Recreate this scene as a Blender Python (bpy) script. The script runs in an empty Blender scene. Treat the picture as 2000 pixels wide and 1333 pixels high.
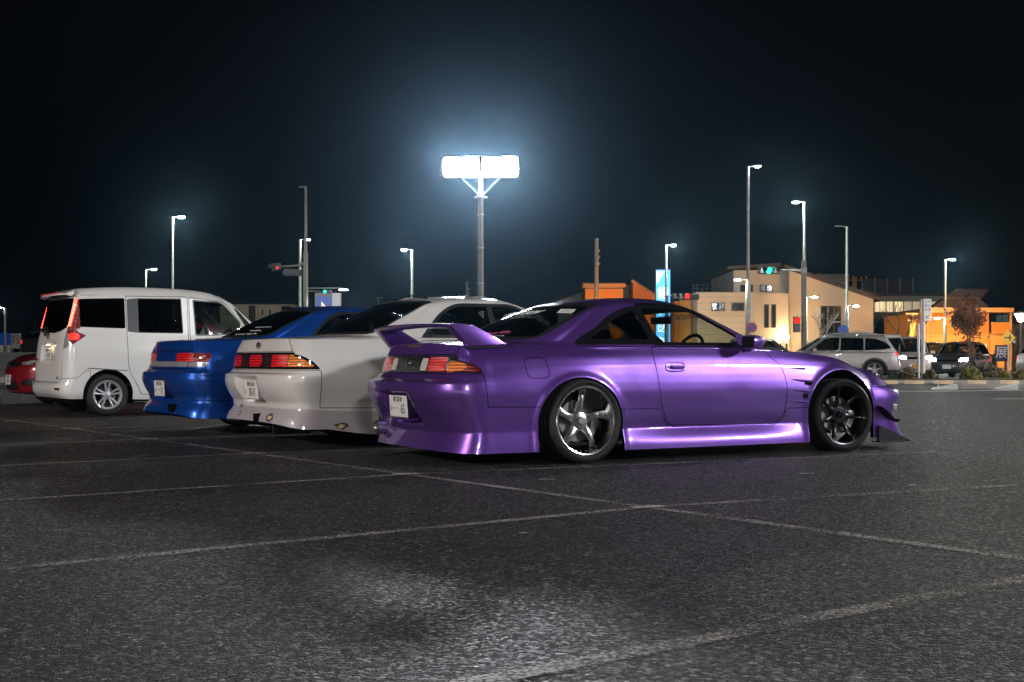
import bpy, math, random
import numpy as np
from mathutils import Vector, Matrix

R = math.radians
random.seed(7)
rng = np.random.default_rng(7)
scene = bpy.context.scene
col = scene.collection

# ------------------------------------------------------------------ camera
F_PX, EYE, HORIZON = 2350.0, 0.75, 705.0
cam_data = bpy.data.cameras.new('camera')
cam = bpy.data.objects.new('camera', cam_data)
col.objects.link(cam)
cam.location = (0, 0, EYE)
cam.rotation_euler = (R(90), 0, 0)
cam_data.sensor_width = 36.0
cam_data.lens = F_PX / 2000 * 36.0
cam_data.shift_y = (HORIZON - 666.5) / 2000
cam_data.clip_start = 0.05
cam_data.clip_end = 2000
scene.camera = cam

# ------------------------------------------------------------------ night sky
world = bpy.data.worlds.new('World')
scene.world = world
world.use_nodes = True
wn = world.node_tree
wn.nodes.clear()
w_out = wn.nodes.new('ShaderNodeOutputWorld')
w_bg = wn.nodes.new('ShaderNodeBackground')
w_sky = wn.nodes.new('ShaderNodeTexSky')
w_sky.sky_type = 'NISHITA'
w_sky.sun_disc = False
w_sky.sun_elevation = R(-4.0)
w_sky.sun_rotation = R(150)
w_mix = wn.nodes.new('ShaderNodeMixRGB')
w_mix.blend_type = 'ADD'
w_mix.inputs[0].default_value = 1.0
w_mix.inputs[2].default_value = (0.004, 0.012, 0.026, 1)   # town light in the night air
wn.links.new(w_sky.outputs[0], w_mix.inputs[1])
wn.links.new(w_mix.outputs[0], w_bg.inputs[0])
w_bg.inputs[1].default_value = 0.05
wn.links.new(w_bg.outputs[0], w_out.inputs[0])

# ------------------------------------------------------------------ view and sampling
scene.view_settings.view_transform = 'Standard'
scene.view_settings.look = 'None'
scene.view_settings.exposure = 0.0
scene.view_settings.gamma = 1.0
scene.view_settings.use_curve_mapping = False
scene.render.engine = 'CYCLES'
cy = scene.cycles
cy.use_denoising = True
cy.denoiser = 'OPENIMAGEDENOISE'
cy.denoising_prefilter = 'NONE'
cy.max_bounces = 6
cy.diffuse_bounces = 2
cy.glossy_bounces = 2
cy.transmission_bounces = 4
cy.transparent_max_bounces = 16
cy.volume_bounces = 0
cy.caustics_reflective = False
cy.caustics_refractive = False
cy.sample_clamp_indirect = 3.0
cy.use_adaptive_sampling = True
cy.adaptive_threshold = 0.02
cy.use_light_tree = True

# ================================================================== materials
MAT = {}
def new_mat(name):
    m = bpy.data.materials.new(name)
    m.use_nodes = True
    nt = m.node_tree
    nt.nodes.clear()
    o = nt.nodes.new('ShaderNodeOutputMaterial')
    MAT[name] = m
    return m, nt, o

def noise(nt, scale, detail=3, coord='Object'):
    tc = nt.nodes.new('ShaderNodeTexCoord')
    n = nt.nodes.new('ShaderNodeTexNoise')
    n.inputs['Scale'].default_value = scale
    n.inputs['Detail'].default_value = detail
    nt.links.new(tc.outputs[coord], n.inputs['Vector'])
    return n

def ramp(nt, sock, stops):
    r = nt.nodes.new('ShaderNodeValToRGB')
    e = r.color_ramp.elements
    while len(e) < len(stops):
        e.new(0.5)
    for k, (p, c) in enumerate(stops):
        e[k].position = p
        e[k].color = (*c, 1) if len(c) == 3 else c
    nt.links.new(sock, r.inputs[0])
    return r

def bump(nt, sock, strength, dist=0.01):
    b = nt.nodes.new('ShaderNodeBump')
    b.inputs['Strength'].default_value = strength
    b.inputs['Distance'].default_value = dist
    nt.links.new(sock, b.inputs['Height'])
    return b

def pbr(name, color, rough=0.5, metal=0.0, coat=0.0, var=0.0, vscale=8.0, bmp=0.0, bscale=60.0, spec=0.5, bdist=0.01):
    """Principled surface whose colour and relief vary a little with noise."""
    m, nt, o = new_mat(name)
    p = nt.nodes.new('ShaderNodeBsdfPrincipled')
    p.inputs['Base Color'].default_value = (*color, 1)
    p.inputs['Roughness'].default_value = rough
    p.inputs['Metallic'].default_value = metal
    p.inputs['Coat Weight'].default_value = coat
    p.inputs['Coat Roughness'].default_value = 0.04
    p.inputs['Specular IOR Level'].default_value = spec
    if var:
        n = noise(nt, vscale, 4)
        lo = tuple(max(0, c * (1 - var)) for c in color)
        hi = tuple(min(1, c * (1 + var)) for c in color)
        rp = ramp(nt, n.outputs[0], [(0.3, lo), (0.7, hi)])
        nt.links.new(rp.outputs[0], p.inputs['Base Color'])
    if bmp:
        n = noise(nt, bscale, 3)
        b = bump(nt, n.outputs[0], bmp, bdist)
        nt.links.new(b.outputs[0], p.inputs['Normal'])
    nt.links.new(p.outputs[0], o.inputs[0])
    return m

def paint(name, color, metal=0.0, rough=0.35, flake=0.0, coat=1.0, wave=0.03, dust=0.0):
    """Car paint: base with optional flakes under a clear coat, panels slightly wavy."""
    m, nt, o = new_mat(name)
    p = nt.nodes.new('ShaderNodeBsdfPrincipled')
    p.inputs['Metallic'].default_value = metal
    p.inputs['Roughness'].default_value = rough
    p.inputs['Coat Weight'].default_value = coat
    p.inputs['Coat Roughness'].default_value = 0.035
    n = noise(nt, 900.0, 1)
    f = flake
    rp = ramp(nt, n.outputs[0], [(0.35, tuple(c * (1 - f) for c in color)), (0.68, tuple(min(1, c * (1 + f)) for c in color))])
    last = rp.outputs[0]
    if dust:
        nd = noise(nt, 3.0, 5)
        mx = nt.nodes.new('ShaderNodeMixRGB')
        r2 = ramp(nt, nd.outputs[0], [(0.45, (0, 0, 0)), (0.75, (dust, dust, dust))])
        nt.links.new(r2.outputs[0], mx.inputs[0])
        nt.links.new(last, mx.inputs[1])
        mx.inputs[2].default_value = (0.35, 0.33, 0.30, 1)
        last = mx.outputs[0]
    nt.links.new(last, p.inputs['Base Color'])
    nw = noise(nt, 5.0, 2)
    b = bump(nt, nw.outputs[0], wave, 0.05)
    nt.links.new(b.outputs[0], p.inputs['Normal'])
    nt.links.new(b.outputs[0], p.inputs['Coat Normal'])
    nt.links.new(p.outputs[0], o.inputs[0])
    return m

def glass(name, tint, gloss=0.02):
    """Thin pane: tinted see-through plus mirror reflection by Fresnel."""
    m, nt, o = new_mat(name)
    t = nt.nodes.new('ShaderNodeBsdfTransparent')
    t.inputs[0].default_value = (*tint, 1)
    g = nt.nodes.new('ShaderNodeBsdfGlossy')
    g.inputs['Roughness'].default_value = gloss
    lw = nt.nodes.new('ShaderNodeLayerWeight')
    lw.inputs[0].default_value = 0.5
    pw = nt.nodes.new('ShaderNodeMath'); pw.operation = 'POWER'; pw.inputs[1].default_value = 4.5
    nt.links.new(lw.outputs['Facing'], pw.inputs[0])
    fr = nt.nodes.new('ShaderNodeMath'); fr.operation = 'MULTIPLY_ADD'; fr.inputs[1].default_value = 0.93; fr.inputs[2].default_value = 0.05
    nt.links.new(pw.outputs[0], fr.inputs[0])
    mx = nt.nodes.new('ShaderNodeMixShader')
    nt.links.new(fr.outputs[0], mx.inputs[0])
    nt.links.new(t.outputs[0], mx.inputs[1])
    nt.links.new(g.outputs[0], mx.inputs[2])
    nt.links.new(mx.outputs[0], o.inputs[0])
    return m

def emit(name, color, strength, sample=False):
    m, nt, o = new_mat(name)
    e = nt.nodes.new('ShaderNodeEmission')
    e.inputs[0].default_value = (*color, 1)
    e.inputs[1].default_value = strength
    nt.links.new(e.outputs[0], o.inputs[0])
    if strength < 20 and not sample: m.cycles.emission_sampling = 'NONE'
    return m

def lens(name, color, glow=0.0, rough=0.12, scale=160.0):
    """Moulded lamp lens: ribbed prisms, reflector tones and reflections put into colour bands; glow > 0 where it shines."""
    m, nt, o = new_mat(name)
    p = nt.nodes.new('ShaderNodeBsdfPrincipled')
    p.inputs['Roughness'].default_value = rough
    p.inputs['Coat Weight'].default_value = 1.0
    p.inputs['Coat Roughness'].default_value = 0.03
    tc = nt.nodes.new('ShaderNodeTexCoord')
    wv = nt.nodes.new('ShaderNodeTexWave'); wv.bands_direction = 'Z'; wv.inputs['Scale'].default_value = 14.0; wv.inputs['Distortion'].default_value = 1.5
    wy = nt.nodes.new('ShaderNodeTexWave'); wy.bands_direction = 'Y'; wy.inputs['Scale'].default_value = 30.0; wy.inputs['Distortion'].default_value = 0.6
    nt.links.new(tc.outputs['Object'], wv.inputs['Vector']); nt.links.new(tc.outputs['Object'], wy.inputs['Vector'])
    rp = ramp(nt, wv.outputs[0], [(0.0, tuple(c * 0.35 for c in color)), (0.55, color), (1.0, tuple(min(1, c * 1.7 + 0.01) for c in color))])  # bright and dark bands stand in for reflections in the lamp
    nt.links.new(rp.outputs[0], p.inputs['Base Color'])
    if glow:
        nt.links.new(rp.outputs[0], p.inputs['Emission Color'])
        p.inputs['Emission Strength'].default_value = glow
        m.cycles.emission_sampling = 'NONE'
    v = nt.nodes.new('ShaderNodeTexVoronoi')
    v.inputs['Scale'].default_value = scale
    nt.links.new(tc.outputs['Object'], v.inputs['Vector'])
    ad = nt.nodes.new('ShaderNodeMath'); ad.operation = 'ADD'
    nt.links.new(v.outputs[0], ad.inputs[0]); nt.links.new(wy.outputs[0], ad.inputs[1])
    b = bump(nt, ad.outputs[0], 0.5, 0.004)
    nt.links.new(b.outputs[0], p.inputs['Normal'])
    nt.links.new(p.outputs[0], o.inputs[0])
    return m

# ================================================================== object helpers
def put(o, parent=None, label=None, cat=None, group=None, kind=None):
    if o.name not in col.objects:
        col.objects.link(o)
    if parent is not None:
        o.parent = parent
    if label: o['label'] = label
    if cat: o['category'] = cat
    if group: o['group'] = group
    if kind: o['kind'] = kind
    return o

def thing(name, label, cat, loc=(0, 0, 0), rz=0.0, group=None):
    o = bpy.data.objects.new(name, None)
    o.empty_display_size = 0.2
    o.location = loc
    o.rotation_euler = (0, 0, rz)
    return put(o, None, label, cat, group)

def tri_mesh(name, V, Fc, mat, parent=None, N=None, smooth=True, **kw):
    me = bpy.data.meshes.new(name)
    V = np.asarray(V, dtype=np.float32)
    me.from_pydata(V.tolist(), [], [tuple(int(i) for i in f) for f in Fc])
    me.materials.append(MAT[mat] if isinstance(mat, str) else mat)
    if smooth:
        me.polygons.foreach_set('use_smooth', [True] * len(me.polygons))
    if N is not None and len(me.polygons):
        me.normals_split_custom_set_from_vertices([tuple(map(float, n)) for n in N])
    me.update()
    o = bpy.data.objects.new(name, me)
    return put(o, parent, **kw)

class MB:
    """Collects boxes, prisms, tubes and lathes; build() links them as one mesh object."""
    def __init__(s):
        s.v, s.f = [], []
    def add(s, vs, fs):
        b = len(s.v)
        s.v += [tuple(map(float, p)) for p in vs]
        s.f += [tuple(b + i for i in f) for f in fs]
        return s
    def box(s, c, d, rz=0.0, taper=1.0, rx=0.0, ry=0.0):
        x, y, z = d[0] / 2, d[1] / 2, d[2] / 2
        vs = [Vector((sx * x * (taper if sz > 0 else 1), sy * y * (taper if sz > 0 else 1), sz * z))
              for sz in (-1, 1) for sx, sy in ((-1, -1), (1, -1), (1, 1), (-1, 1))]
        M = Matrix.Rotation(rz, 3, 'Z') @ Matrix.Rotation(ry, 3, 'Y') @ Matrix.Rotation(rx, 3, 'X')
        vs = [M @ p + Vector(c) for p in vs]
        return s.add(vs, [(3, 2, 1, 0), (4, 5, 6, 7), (0, 1, 5, 4), (1, 2, 6, 5), (2, 3, 7, 6), (3, 0, 4, 7)])
    def prism(s, poly, a, b, axis=1):
        """polygon extruded along an axis; poly gives the other two coordinates in order."""
        n = len(poly)
        def p3(p, t):
            q = list(p); q.insert(axis, t); return q
        vs = [p3(p, a) for p in poly] + [p3(p, b) for p in poly]
        fs = [tuple(range(n)), tuple(range(2 * n - 1, n - 1, -1))]
        fs += [(i, i + n, (i + 1) % n + n, (i + 1) % n) for i in range(n)]
        return s.add(vs, fs)
    def tube(s, pts, r, n=8, caps=True):
        pts = [Vector(p) for p in pts]
        rs = r if isinstance(r, (list, tuple)) else [r] * len(pts)
        ring = []
        up = Vector((0, 0, 1))
        vs = []
        for i, p in enumerate(pts):
            d = (pts[min(i + 1, len(pts) - 1)] - pts[max(i - 1, 0)]).normalized()
            a = d.cross(up)
            if a.length < 1e-3: a = d.cross(Vector((1, 0, 0)))
            a.normalize(); b = d.cross(a)
            vs += [p + rs[i] * (math.cos(t) * a + math.sin(t) * b) for t in [2 * math.pi * k / n for k in range(n)]]
        fs = []
        for i in range(len(pts) - 1):
            for k in range(n):
                fs.append((i * n + k, i * n + (k + 1) % n, (i + 1) * n + (k + 1) % n, (i + 1) * n + k))
        if caps:
            fs.append(tuple(range(n - 1, -1, -1)))
            fs.append(tuple(range((len(pts) - 1) * n, len(pts) * n)))
        return s.add(vs, fs)
    def lathe(s, prof, n=32, axis='z', c=(0, 0, 0), closed=False):
        vs = []
        for r, h in prof:
            for k in range(n):
                t = 2 * math.pi * k / n
                a, b = r * math.cos(t), r * math.sin(t)
                vs.append((a, b, h) if axis == 'z' else (a, h, b) if axis == 'y' else (h, a, b))
        vs = [(x + c[0], y + c[1], z + c[2]) for x, y, z in vs]
        m = len(prof)
        fs = []
        for i in range(m if closed else m - 1):
            j = (i + 1) % m
            for k in range(n):
                fs.append((i * n + k, i * n + (k + 1) % n, j * n + (k + 1) % n, j * n + k))
        return s.add(vs, fs)
    def sheet(s, pts, nrm_off=0):
        return s.add(pts, [tuple(range(len(pts)))])
    def build(s, name, mat, parent=None, smooth=False, bevel=0.0, loc=None, rz=0.0, angle=40, **kw):
        me = bpy.data.meshes.new(name)
        me.from_pydata(s.v, [], s.f)
        me.materials.append(MAT[mat] if isinstance(mat, str) else mat)
        import bmesh
        bm = bmesh.new(); bm.from_mesh(me)
        bmesh.ops.recalc_face_normals(bm, faces=bm.faces)
        if bevel:
            ed = [e for e in bm.edges if len(e.link_faces) == 2 and e.calc_face_angle(0) > R(30)]
            bmesh.ops.bevel(bm, geom=ed, offset=bevel, segments=2, affect='EDGES', profile=0.6, clamp_overlap=True)
        if smooth:
            for f in bm.faces: f.smooth = True
            for e in bm.edges:
                if len(e.link_faces) == 2 and e.calc_face_angle(0) > R(angle): e.smooth = False
        bm.to_mesh(me); bm.free()
        o = bpy.data.objects.new(name, me)
        if loc is not None: o.location = loc
        o.rotation_euler = (0, 0, rz)
        return put(o, parent, **kw)

_text_cache = {}
def text(body, size, mat, parent, loc, rot, name='lettering', sx=1.0, shear=0.0, thick=0.0008, align='CENTER', mtx=None):
    """Flat lettering as a thin mesh."""
    key = (body, round(size, 4), round(sx, 3), shear, thick, align)
    me = _text_cache.get(key)
    if me is None:
        c = bpy.data.curves.new('letter', 'FONT')
        c.body = body; c.size = size; c.shear = shear; c.extrude = thick
        c.align_x = align; c.align_y = 'CENTER'; c.resolution_u = 3
        o = bpy.data.objects.new('letter', c)
        col.objects.link(o)
        dg = bpy.context.evaluated_depsgraph_get()
        dg.update()
        me = bpy.data.meshes.new_from_object(o.evaluated_get(dg))
        col.objects.unlink(o); bpy.data.objects.remove(o)
        for v in me.vertices: v.co.x *= sx
        me.materials.clear()
        _text_cache[key] = me
    me = me.copy(); me.name = name
    me.materials.append(MAT[mat])
    o = bpy.data.objects.new(name, me)
    if mtx is not None: o.matrix_local = mtx
    else:
        o.location = loc; o.rotation_euler = rot
    return put(o, parent)

def copy_tree(o, parent=None):
    c = o.copy()
    col.objects.link(c)
    if parent is not None: c.parent = parent
    for ch in list(o.children):
        copy_tree(ch, c)
    return c

# ================================================================== surface lofting and cutting
def hermite(P, counts, crease=()):
    """P (K, n, 3): smooth curve through K knots for each of n columns; creases break the tangent."""
    K = len(P)
    d = np.linalg.norm(P[1:] - P[:-1], axis=2) + 1e-6
    s = (P[1:] - P[:-1]) / d[..., None]
    out = []
    TL = np.zeros_like(P); TR = np.zeros_like(P)
    for k in range(K):
        if k == 0: TL[k] = TR[k] = s[0]
        elif k == K - 1: TL[k] = TR[k] = s[-1]
        elif k in crease: TL[k], TR[k] = s[k - 1], s[k]
        else:
            w0, w1 = d[k - 1][..., None], d[k][..., None]
            TL[k] = TR[k] = (s[k - 1] * w1 + s[k] * w0) / (w0 + w1)
    for k in range(K - 1):
        n = counts[k]
        for i in range(n):
            t = i / n
            h00 = 2 * t**3 - 3 * t**2 + 1; h10 = t**3 - 2 * t**2 + t
            h01 = -2 * t**3 + 3 * t**2; h11 = t**3 - t**2
            dd = d[k][..., None]
            out.append(h00 * P[k] + h10 * dd * TR[k] + h01 * P[k + 1] + h11 * dd * TL[k + 1])
    out.append(P[-1])
    return np.array(out)

def ring_points(rg, nr, ns, nf):
    """One closed-at-centre contour: rear arc, flank through side points, front arc."""
    (xr, zr, er), side, (xf, zf, ef) = rg
    side = np.array(side, float)
    x0, y0, z0 = side[0]
    t = np.linspace(0, math.pi / 2, nr, endpoint=False)
    w = np.sin(t) ** 2
    rear = np.stack([x0 + (xr - x0) * np.cos(t) ** (2 / er), y0 * np.sin(t) ** (2 / er), zr + (z0 - zr) * w], 1)
    per = ns // (len(side) - 1)
    flank = hermite(side[:, None, :], [per] * (len(side) - 1))[:-1, 0]
    x1, y1, z1 = side[-1]
    t = np.linspace(0, math.pi / 2, nf + 1)
    w = np.sin(t) ** 2
    front = np.stack([x1 + (xf - x1) * np.sin(t) ** (2 / ef), y1 * np.cos(t) ** (2 / ef), z1 + (zf - z1) * w], 1)
    front[-1, 1] = 0
    return np.concatenate([rear, flank, front])

def mid_ring(a, b, t, rear=0.0, side=(0, 0), front=0.0, n=None):
    """Contour between two contours, crowned by the given amounts."""
    L = lambda p, q: p + (q - p) * t
    sd = [(L(p[0], q[0]), L(p[1], q[1]) + side[0], L(p[2], q[2]) + side[1]) for p, q in zip(a[1], b[1])]
    return ((L(a[0][0], b[0][0]), L(a[0][1], b[0][1]) + rear, L(a[0][2], b[0][2])), sd,
            (L(a[2][0], b[2][0]), L(a[2][1], b[2][1]) + front, L(a[2][2], b[2][2])))

class Skin:
    """Triangle surface with normals that can be cut along the zero line of a function."""
    def __init__(s, V, N, Fc): s.V, s.N, s.F = V, N, Fc
    def cut(s, g):
        V, N, Fc = s.V, s.N, s.F
        if len(Fc) == 0: return Skin(V, N, Fc), Skin(V, N, Fc)
        g = np.where(np.abs(g) < 1e-6, 1e-6, g)
        ins = g < 0
        cnt = ins[Fc].sum(1)
        full, none = Fc[cnt == 3], Fc[cnt == 0]
        mix = Fc[(cnt == 1) | (cnt == 2)]
        if len(mix) == 0: return Skin(V, N, full), Skin(V, N, none)
        E = np.concatenate([mix[:, [0, 1]], mix[:, [1, 2]], mix[:, [2, 0]]])
        cr = ins[E[:, 0]] != ins[E[:, 1]]
        key = np.sort(E, 1)
        uq, inv = np.unique(key[cr], axis=0, return_inverse=True)
        inv = inv.reshape(-1)
        ga, gb = g[uq[:, 0]], g[uq[:, 1]]
        t = (ga / (ga - gb))[:, None]
        NV = V[uq[:, 0]] * (1 - t) + V[uq[:, 1]] * t
        NN = N[uq[:, 0]] * (1 - t) + N[uq[:, 1]] * t
        idx = -np.ones(len(E), int); idx[cr] = inv + len(V)
        m = len(mix)
        e01, e12, e20 = idx[:m], idx[m:2 * m], idx[2 * m:]
        fi, fo = [full], [none]
        for k in range(3):
            a, b, c = mix[:, k], mix[:, (k + 1) % 3], mix[:, (k + 2) % 3]
            eab, ebc, eca = [(e01, e12, e20), (e12, e20, e01), (e20, e01, e12)][k]
            for lone_in in (True, False):
                sel = (ins[a] == lone_in) & (ins[b] != lone_in) & (ins[c] != lone_in)
                if not sel.any(): continue
                A, B, Cc, p, q = a[sel], b[sel], c[sel], eab[sel], eca[sel]
                one = np.stack([A, p, q], 1)
                two = np.concatenate([np.stack([p, B, Cc], 1), np.stack([p, Cc, q], 1)])
                (fi if lone_in else fo).append(one)
                (fo if lone_in else fi).append(two)
        V2 = np.concatenate([V, NV]); N2 = np.concatenate([N, NN])
        return Skin(V2, N2, np.concatenate(fi)), Skin(V2, N2, np.concatenate(fo))
    def compact(s):
        u, inv = np.unique(s.F, return_inverse=True)
        return Skin(s.V[u], s.N[u], inv.reshape(s.F.shape))
    def push(s, d):
        return Skin(s.V + s.N * d, s.N, s.F)
    def flip(s):
        return Skin(s.V, -s.N, s.F[:, ::-1])
    def mirror(s):
        q = np.array([1, -1, 1])
        return Skin(s.V * q, s.N * q, s.F[:, ::-1])
    def join(s, o):
        return Skin(np.concatenate([s.V, o.V]), np.concatenate([s.N, o.N]), np.concatenate([s.F, o.F + len(s.V)]))
    def rim(s, g, vec):
        """Strip folded back from the edge that lies on g = 0, so that an opening shows its sheet edge."""
        on = np.abs(g) < 2e-4
        E = np.concatenate([s.F[:, [0, 1]], s.F[:, [1, 2]], s.F[:, [2, 0]]])
        E = E[on[E[:, 0]] & on[E[:, 1]]]
        if len(E) == 0: return Skin(s.V[:0], s.N[:0], np.zeros((0, 3), int))
        k, c = np.unique(np.sort(E, 1), axis=0, return_counts=True)
        E = k[c == 1]
        a, b = s.V[E[:, 0]], s.V[E[:, 1]]
        vec = np.array(vec)
        V = np.concatenate([a, b, a + vec, b + vec]); n = len(E); i = np.arange(n)
        Fc = np.concatenate([np.stack([i, i + n, i + 3 * n], 1), np.stack([i, i + 3 * n, i + 2 * n], 1)])
        nn = np.cross(b - a, np.broadcast_to(vec, a.shape)); nn /= np.linalg.norm(nn, axis=1, keepdims=True) + 1e-9
        return Skin(V, np.concatenate([nn] * 4), Fc)

def grid_skin(G):
    nv, nu = G.shape[:2]
    dU = np.gradient(G, axis=1); dV = np.gradient(G, axis=0)
    N = np.cross(dV, dU)
    # mirrored halves meet on the centre line
    N[:, 0, 1] = 0; N[:, -1, 1] = 0; N[-1, :, 1] = 0
    ln = np.linalg.norm(N, axis=2, keepdims=True)
    N = N / np.maximum(ln, 1e-12)
    bad = ln[..., 0] < 1e-12
    N[bad] = (0, 0, 1)
    V = G.reshape(-1, 3); N = N.reshape(-1, 3)
    i = np.arange(nv - 1)[:, None] * nu + np.arange(nu - 1)[None]
    a, b, c, d = i.ravel(), (i + 1).ravel(), (i + nu + 1).ravel(), (i + nu).ravel()
    Fc = np.concatenate([np.stack([a, b, c], 1), np.stack([a, c, d], 1)])
    ar = np.linalg.norm(np.cross(V[Fc[:, 1]] - V[Fc[:, 0]], V[Fc[:, 2]] - V[Fc[:, 0]]), axis=1)
    return Skin(V, N, Fc[ar > 1e-10])

def round_poly(pts, r, n=5):
    out = []
    m = len(pts)
    for i in range(m):
        p0, p, p1 = np.array(pts[i - 1], float), np.array(pts[i], float), np.array(pts[(i + 1) % m], float)
        rr = r[i] if isinstance(r, (list, tuple)) else r
        a, b = p0 - p, p1 - p
        la, lb = np.linalg.norm(a), np.linalg.norm(b)
        k = min(rr, 0.48 * la, 0.48 * lb)
        if k < 1e-4:
            out.append(p); continue
        s, e = p + a / la * k, p + b / lb * k
        for j in range(n + 1):
            t = j / n
            out.append((1 - t)**2 * s + 2 * t * (1 - t) * p + t * t * e)
    return np.array(out)

def sdf(poly, X, Y, closed=True):
    """signed distance to a polygon (negative inside), or distance to an open line."""
    poly = np.asarray(poly, float)
    n = len(poly)
    d = np.full(X.shape, 1e9); ins = np.zeros(X.shape, bool)
    for i in range(n if closed else n - 1):
        a, b = poly[i], poly[(i + 1) % n]
        ex, ey = b - a
        wx, wy = X - a[0], Y - a[1]
        t = np.clip((wx * ex + wy * ey) / (ex * ex + ey * ey + 1e-12), 0, 1)
        d = np.minimum(d, (wx - ex * t)**2 + (wy - ey * t)**2)
        if closed:
            c = ((a[1] <= Y) & (b[1] > Y)) | ((b[1] <= Y) & (a[1] > Y))
            xi = a[0] + (Y - a[1]) * ex / (ey if abs(ey) > 1e-12 else 1e-12)
            ins ^= c & (X < xi)
    d = np.sqrt(d)
    return np.where(ins, -d, d) if closed else d

def side_g(poly, r=0.0, lo=0.25):
    pl = round_poly(poly, r) if r else np.array(poly, float)
    return lambda V: np.maximum(sdf(pl, V[:, 0], V[:, 2]), (lo - V[:, 1]))
def rear_g(poly, r=0.0, xmax=-0.3):
    pl = round_poly(poly, r) if r else np.array(poly, float)
    return lambda V: np.maximum(sdf(pl, V[:, 1], V[:, 2]), V[:, 0] - xmax)
def front_g(poly, r=0.0, xmin=2.0):
    pl = round_poly(poly, r) if r else np.array(poly, float)
    return lambda V: np.maximum(sdf(pl, V[:, 1], V[:, 2]), xmin - V[:, 0])
def top_g(poly, r=0.0, zmin=0.5):
    pl = round_poly(poly, r) if r else np.array(poly, float)
    return lambda V: np.maximum(sdf(pl, V[:, 0], V[:, 1]), zmin - V[:, 2])
def line_g(pts, w, plane='side', lo=0.25, lim=None):
    pts = np.array(pts, float)
    def g(V):
        if plane == 'side': return np.maximum(sdf(pts, V[:, 0], V[:, 2], False) - w, lo - V[:, 1])
        if plane == 'rear': return np.maximum(sdf(pts, V[:, 1], V[:, 2], False) - w, V[:, 0] - (lim if lim is not None else -0.3))
        if plane == 'front': return np.maximum(sdf(pts, V[:, 1], V[:, 2], False) - w, (lim if lim is not None else 2.0) - V[:, 0])
        return np.maximum(sdf(pts, V[:, 0], V[:, 1], False) - w, (lim if lim is not None else 0.5) - V[:, 2])
    return g
def arch_g(cx, cz, rx, rz, lo=0.45):
    def g(V):
        x, z = V[:, 0] - cx, V[:, 2] - cz
        q = np.where(z > 0, np.sqrt((x / rx)**2 + (z / rz)**2) - 1, np.abs(x) / rx - 1) * rx
        return np.maximum(q, lo - V[:, 1])
    return g

def smooth01(a, b, x):
    t = np.clip((x - a) / (b - a), 0, 1)
    return t * t * (3 - 2 * t)

def build_skin(rings, crease, dens=70, counts=(44, 153, 36), shape=None):
    nr, ns, nf = counts
    per = ns // (len(rings[0][1]) - 1)
    P = np.array([ring_points(r, nr, ns, nf) for r in rings])
    ln = np.linalg.norm(P[1:] - P[:-1], axis=2).mean(1)
    cn = [max(3, int(round(l * dens))) for l in ln]
    G = hermite(P, cn, crease)
    if shape is not None:
        G = shape(G.reshape(-1, 3)).reshape(G.shape)
    return grid_skin(G)

def link_skin(name, sk, mat, root, **kw):
    """A car skin (x forward, +y right while building) as an object: right is -y in the scene."""
    q = np.array([1, -1, 1])
    return tri_mesh(name, sk.V * q, sk.F, mat, root, N=sk.N * q, **kw)

def panels(half, regions, root, body_mat, body_name='body_shell', lip_mat=None):
    """Cuts named regions out of the half skin, mirrors them and links them as parts.
    options: drop (an opening), both (one part across the centre line), push (along the normal), rim (fold-back vector), right (only there)."""
    got, rests, lips, objs, seams = {}, [], [], {}, []
    for sd in (0, 1):
        rest = half
        for name, mat, g, op in regions:
            if sd == 1 and op.get('right'): continue
            if sd == 0 and op.get('left'): continue
            inside, rest = rest.cut(g(rest.V))
            if op.get('rim'):
                lp = rest.compact()
                lips.append((lp.rim(g(lp.V), op['rim']), sd))
            if op.get('drop') or len(inside.F) == 0: continue
            if op.get('gap'):
                inside, seam = inside.cut(g(inside.V) + op['gap'])
                sm = seam.compact().push(-0.012)
                seams.append(sm if sd == 0 else sm.mirror())
            p = inside.compact()
            if op.get('push'): p = p.push(op['push'])
            got.setdefault(name, []).append((p if sd == 0 else p.mirror(), mat, op))
        r = rest.compact()
        rests.append(r if sd == 0 else r.mirror())
    for name, lst in got.items():
        if lst[0][2].get('both'):
            sk = lst[0][0]
            for q in lst[1:]: sk = sk.join(q[0])
            lst = [(sk, lst[0][1], lst[0][2])]
        par = objs.get(lst[0][2].get('of'), [root])
        for k, (sk, mat, op) in enumerate(lst):
            o = link_skin(name, sk, mat, par[min(k, len(par) - 1)])
            if op.get('label'): o['label'] = op['label']
            objs.setdefault(name, []).append(o)
    sk = rests[0].join(rests[1])
    for lp, sd in lips:
        if len(lp.F): sk = sk.join(lp if sd == 0 else lp.mirror())
    if seams:
        q = seams[0]
        for r in seams[1:]: q = q.join(r)
        link_skin('panel_gap', q, 'gap_black', root)
    objs['_rest_skin'] = rests[0].join(rests[1])
    objs['body'] = [link_skin(body_name, sk, body_mat, root)]
    return objs

def spot(skin, a, b, plane, cond=None):
    """Point and normal of a skin at side (x, z), rear (right, z) or top (x, right) coordinates."""
    V = skin.V
    A, B = {'side': (V[:, 0], V[:, 2]), 'rear': (V[:, 1], V[:, 2]), 'top': (V[:, 0], V[:, 1])}[plane]
    d = (A - a)**2 + (B - b)**2
    if cond is not None: d = np.where(cond(V), d, 1e9)
    k = np.argsort(d)[:6]
    w = 1 / (np.sqrt(d[k]) + 1e-4); w /= w.sum()
    p = (V[k] * w[:, None]).sum(0); n = (skin.N[k] * w[:, None]).sum(0); n /= np.linalg.norm(n)
    return p, n

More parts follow.
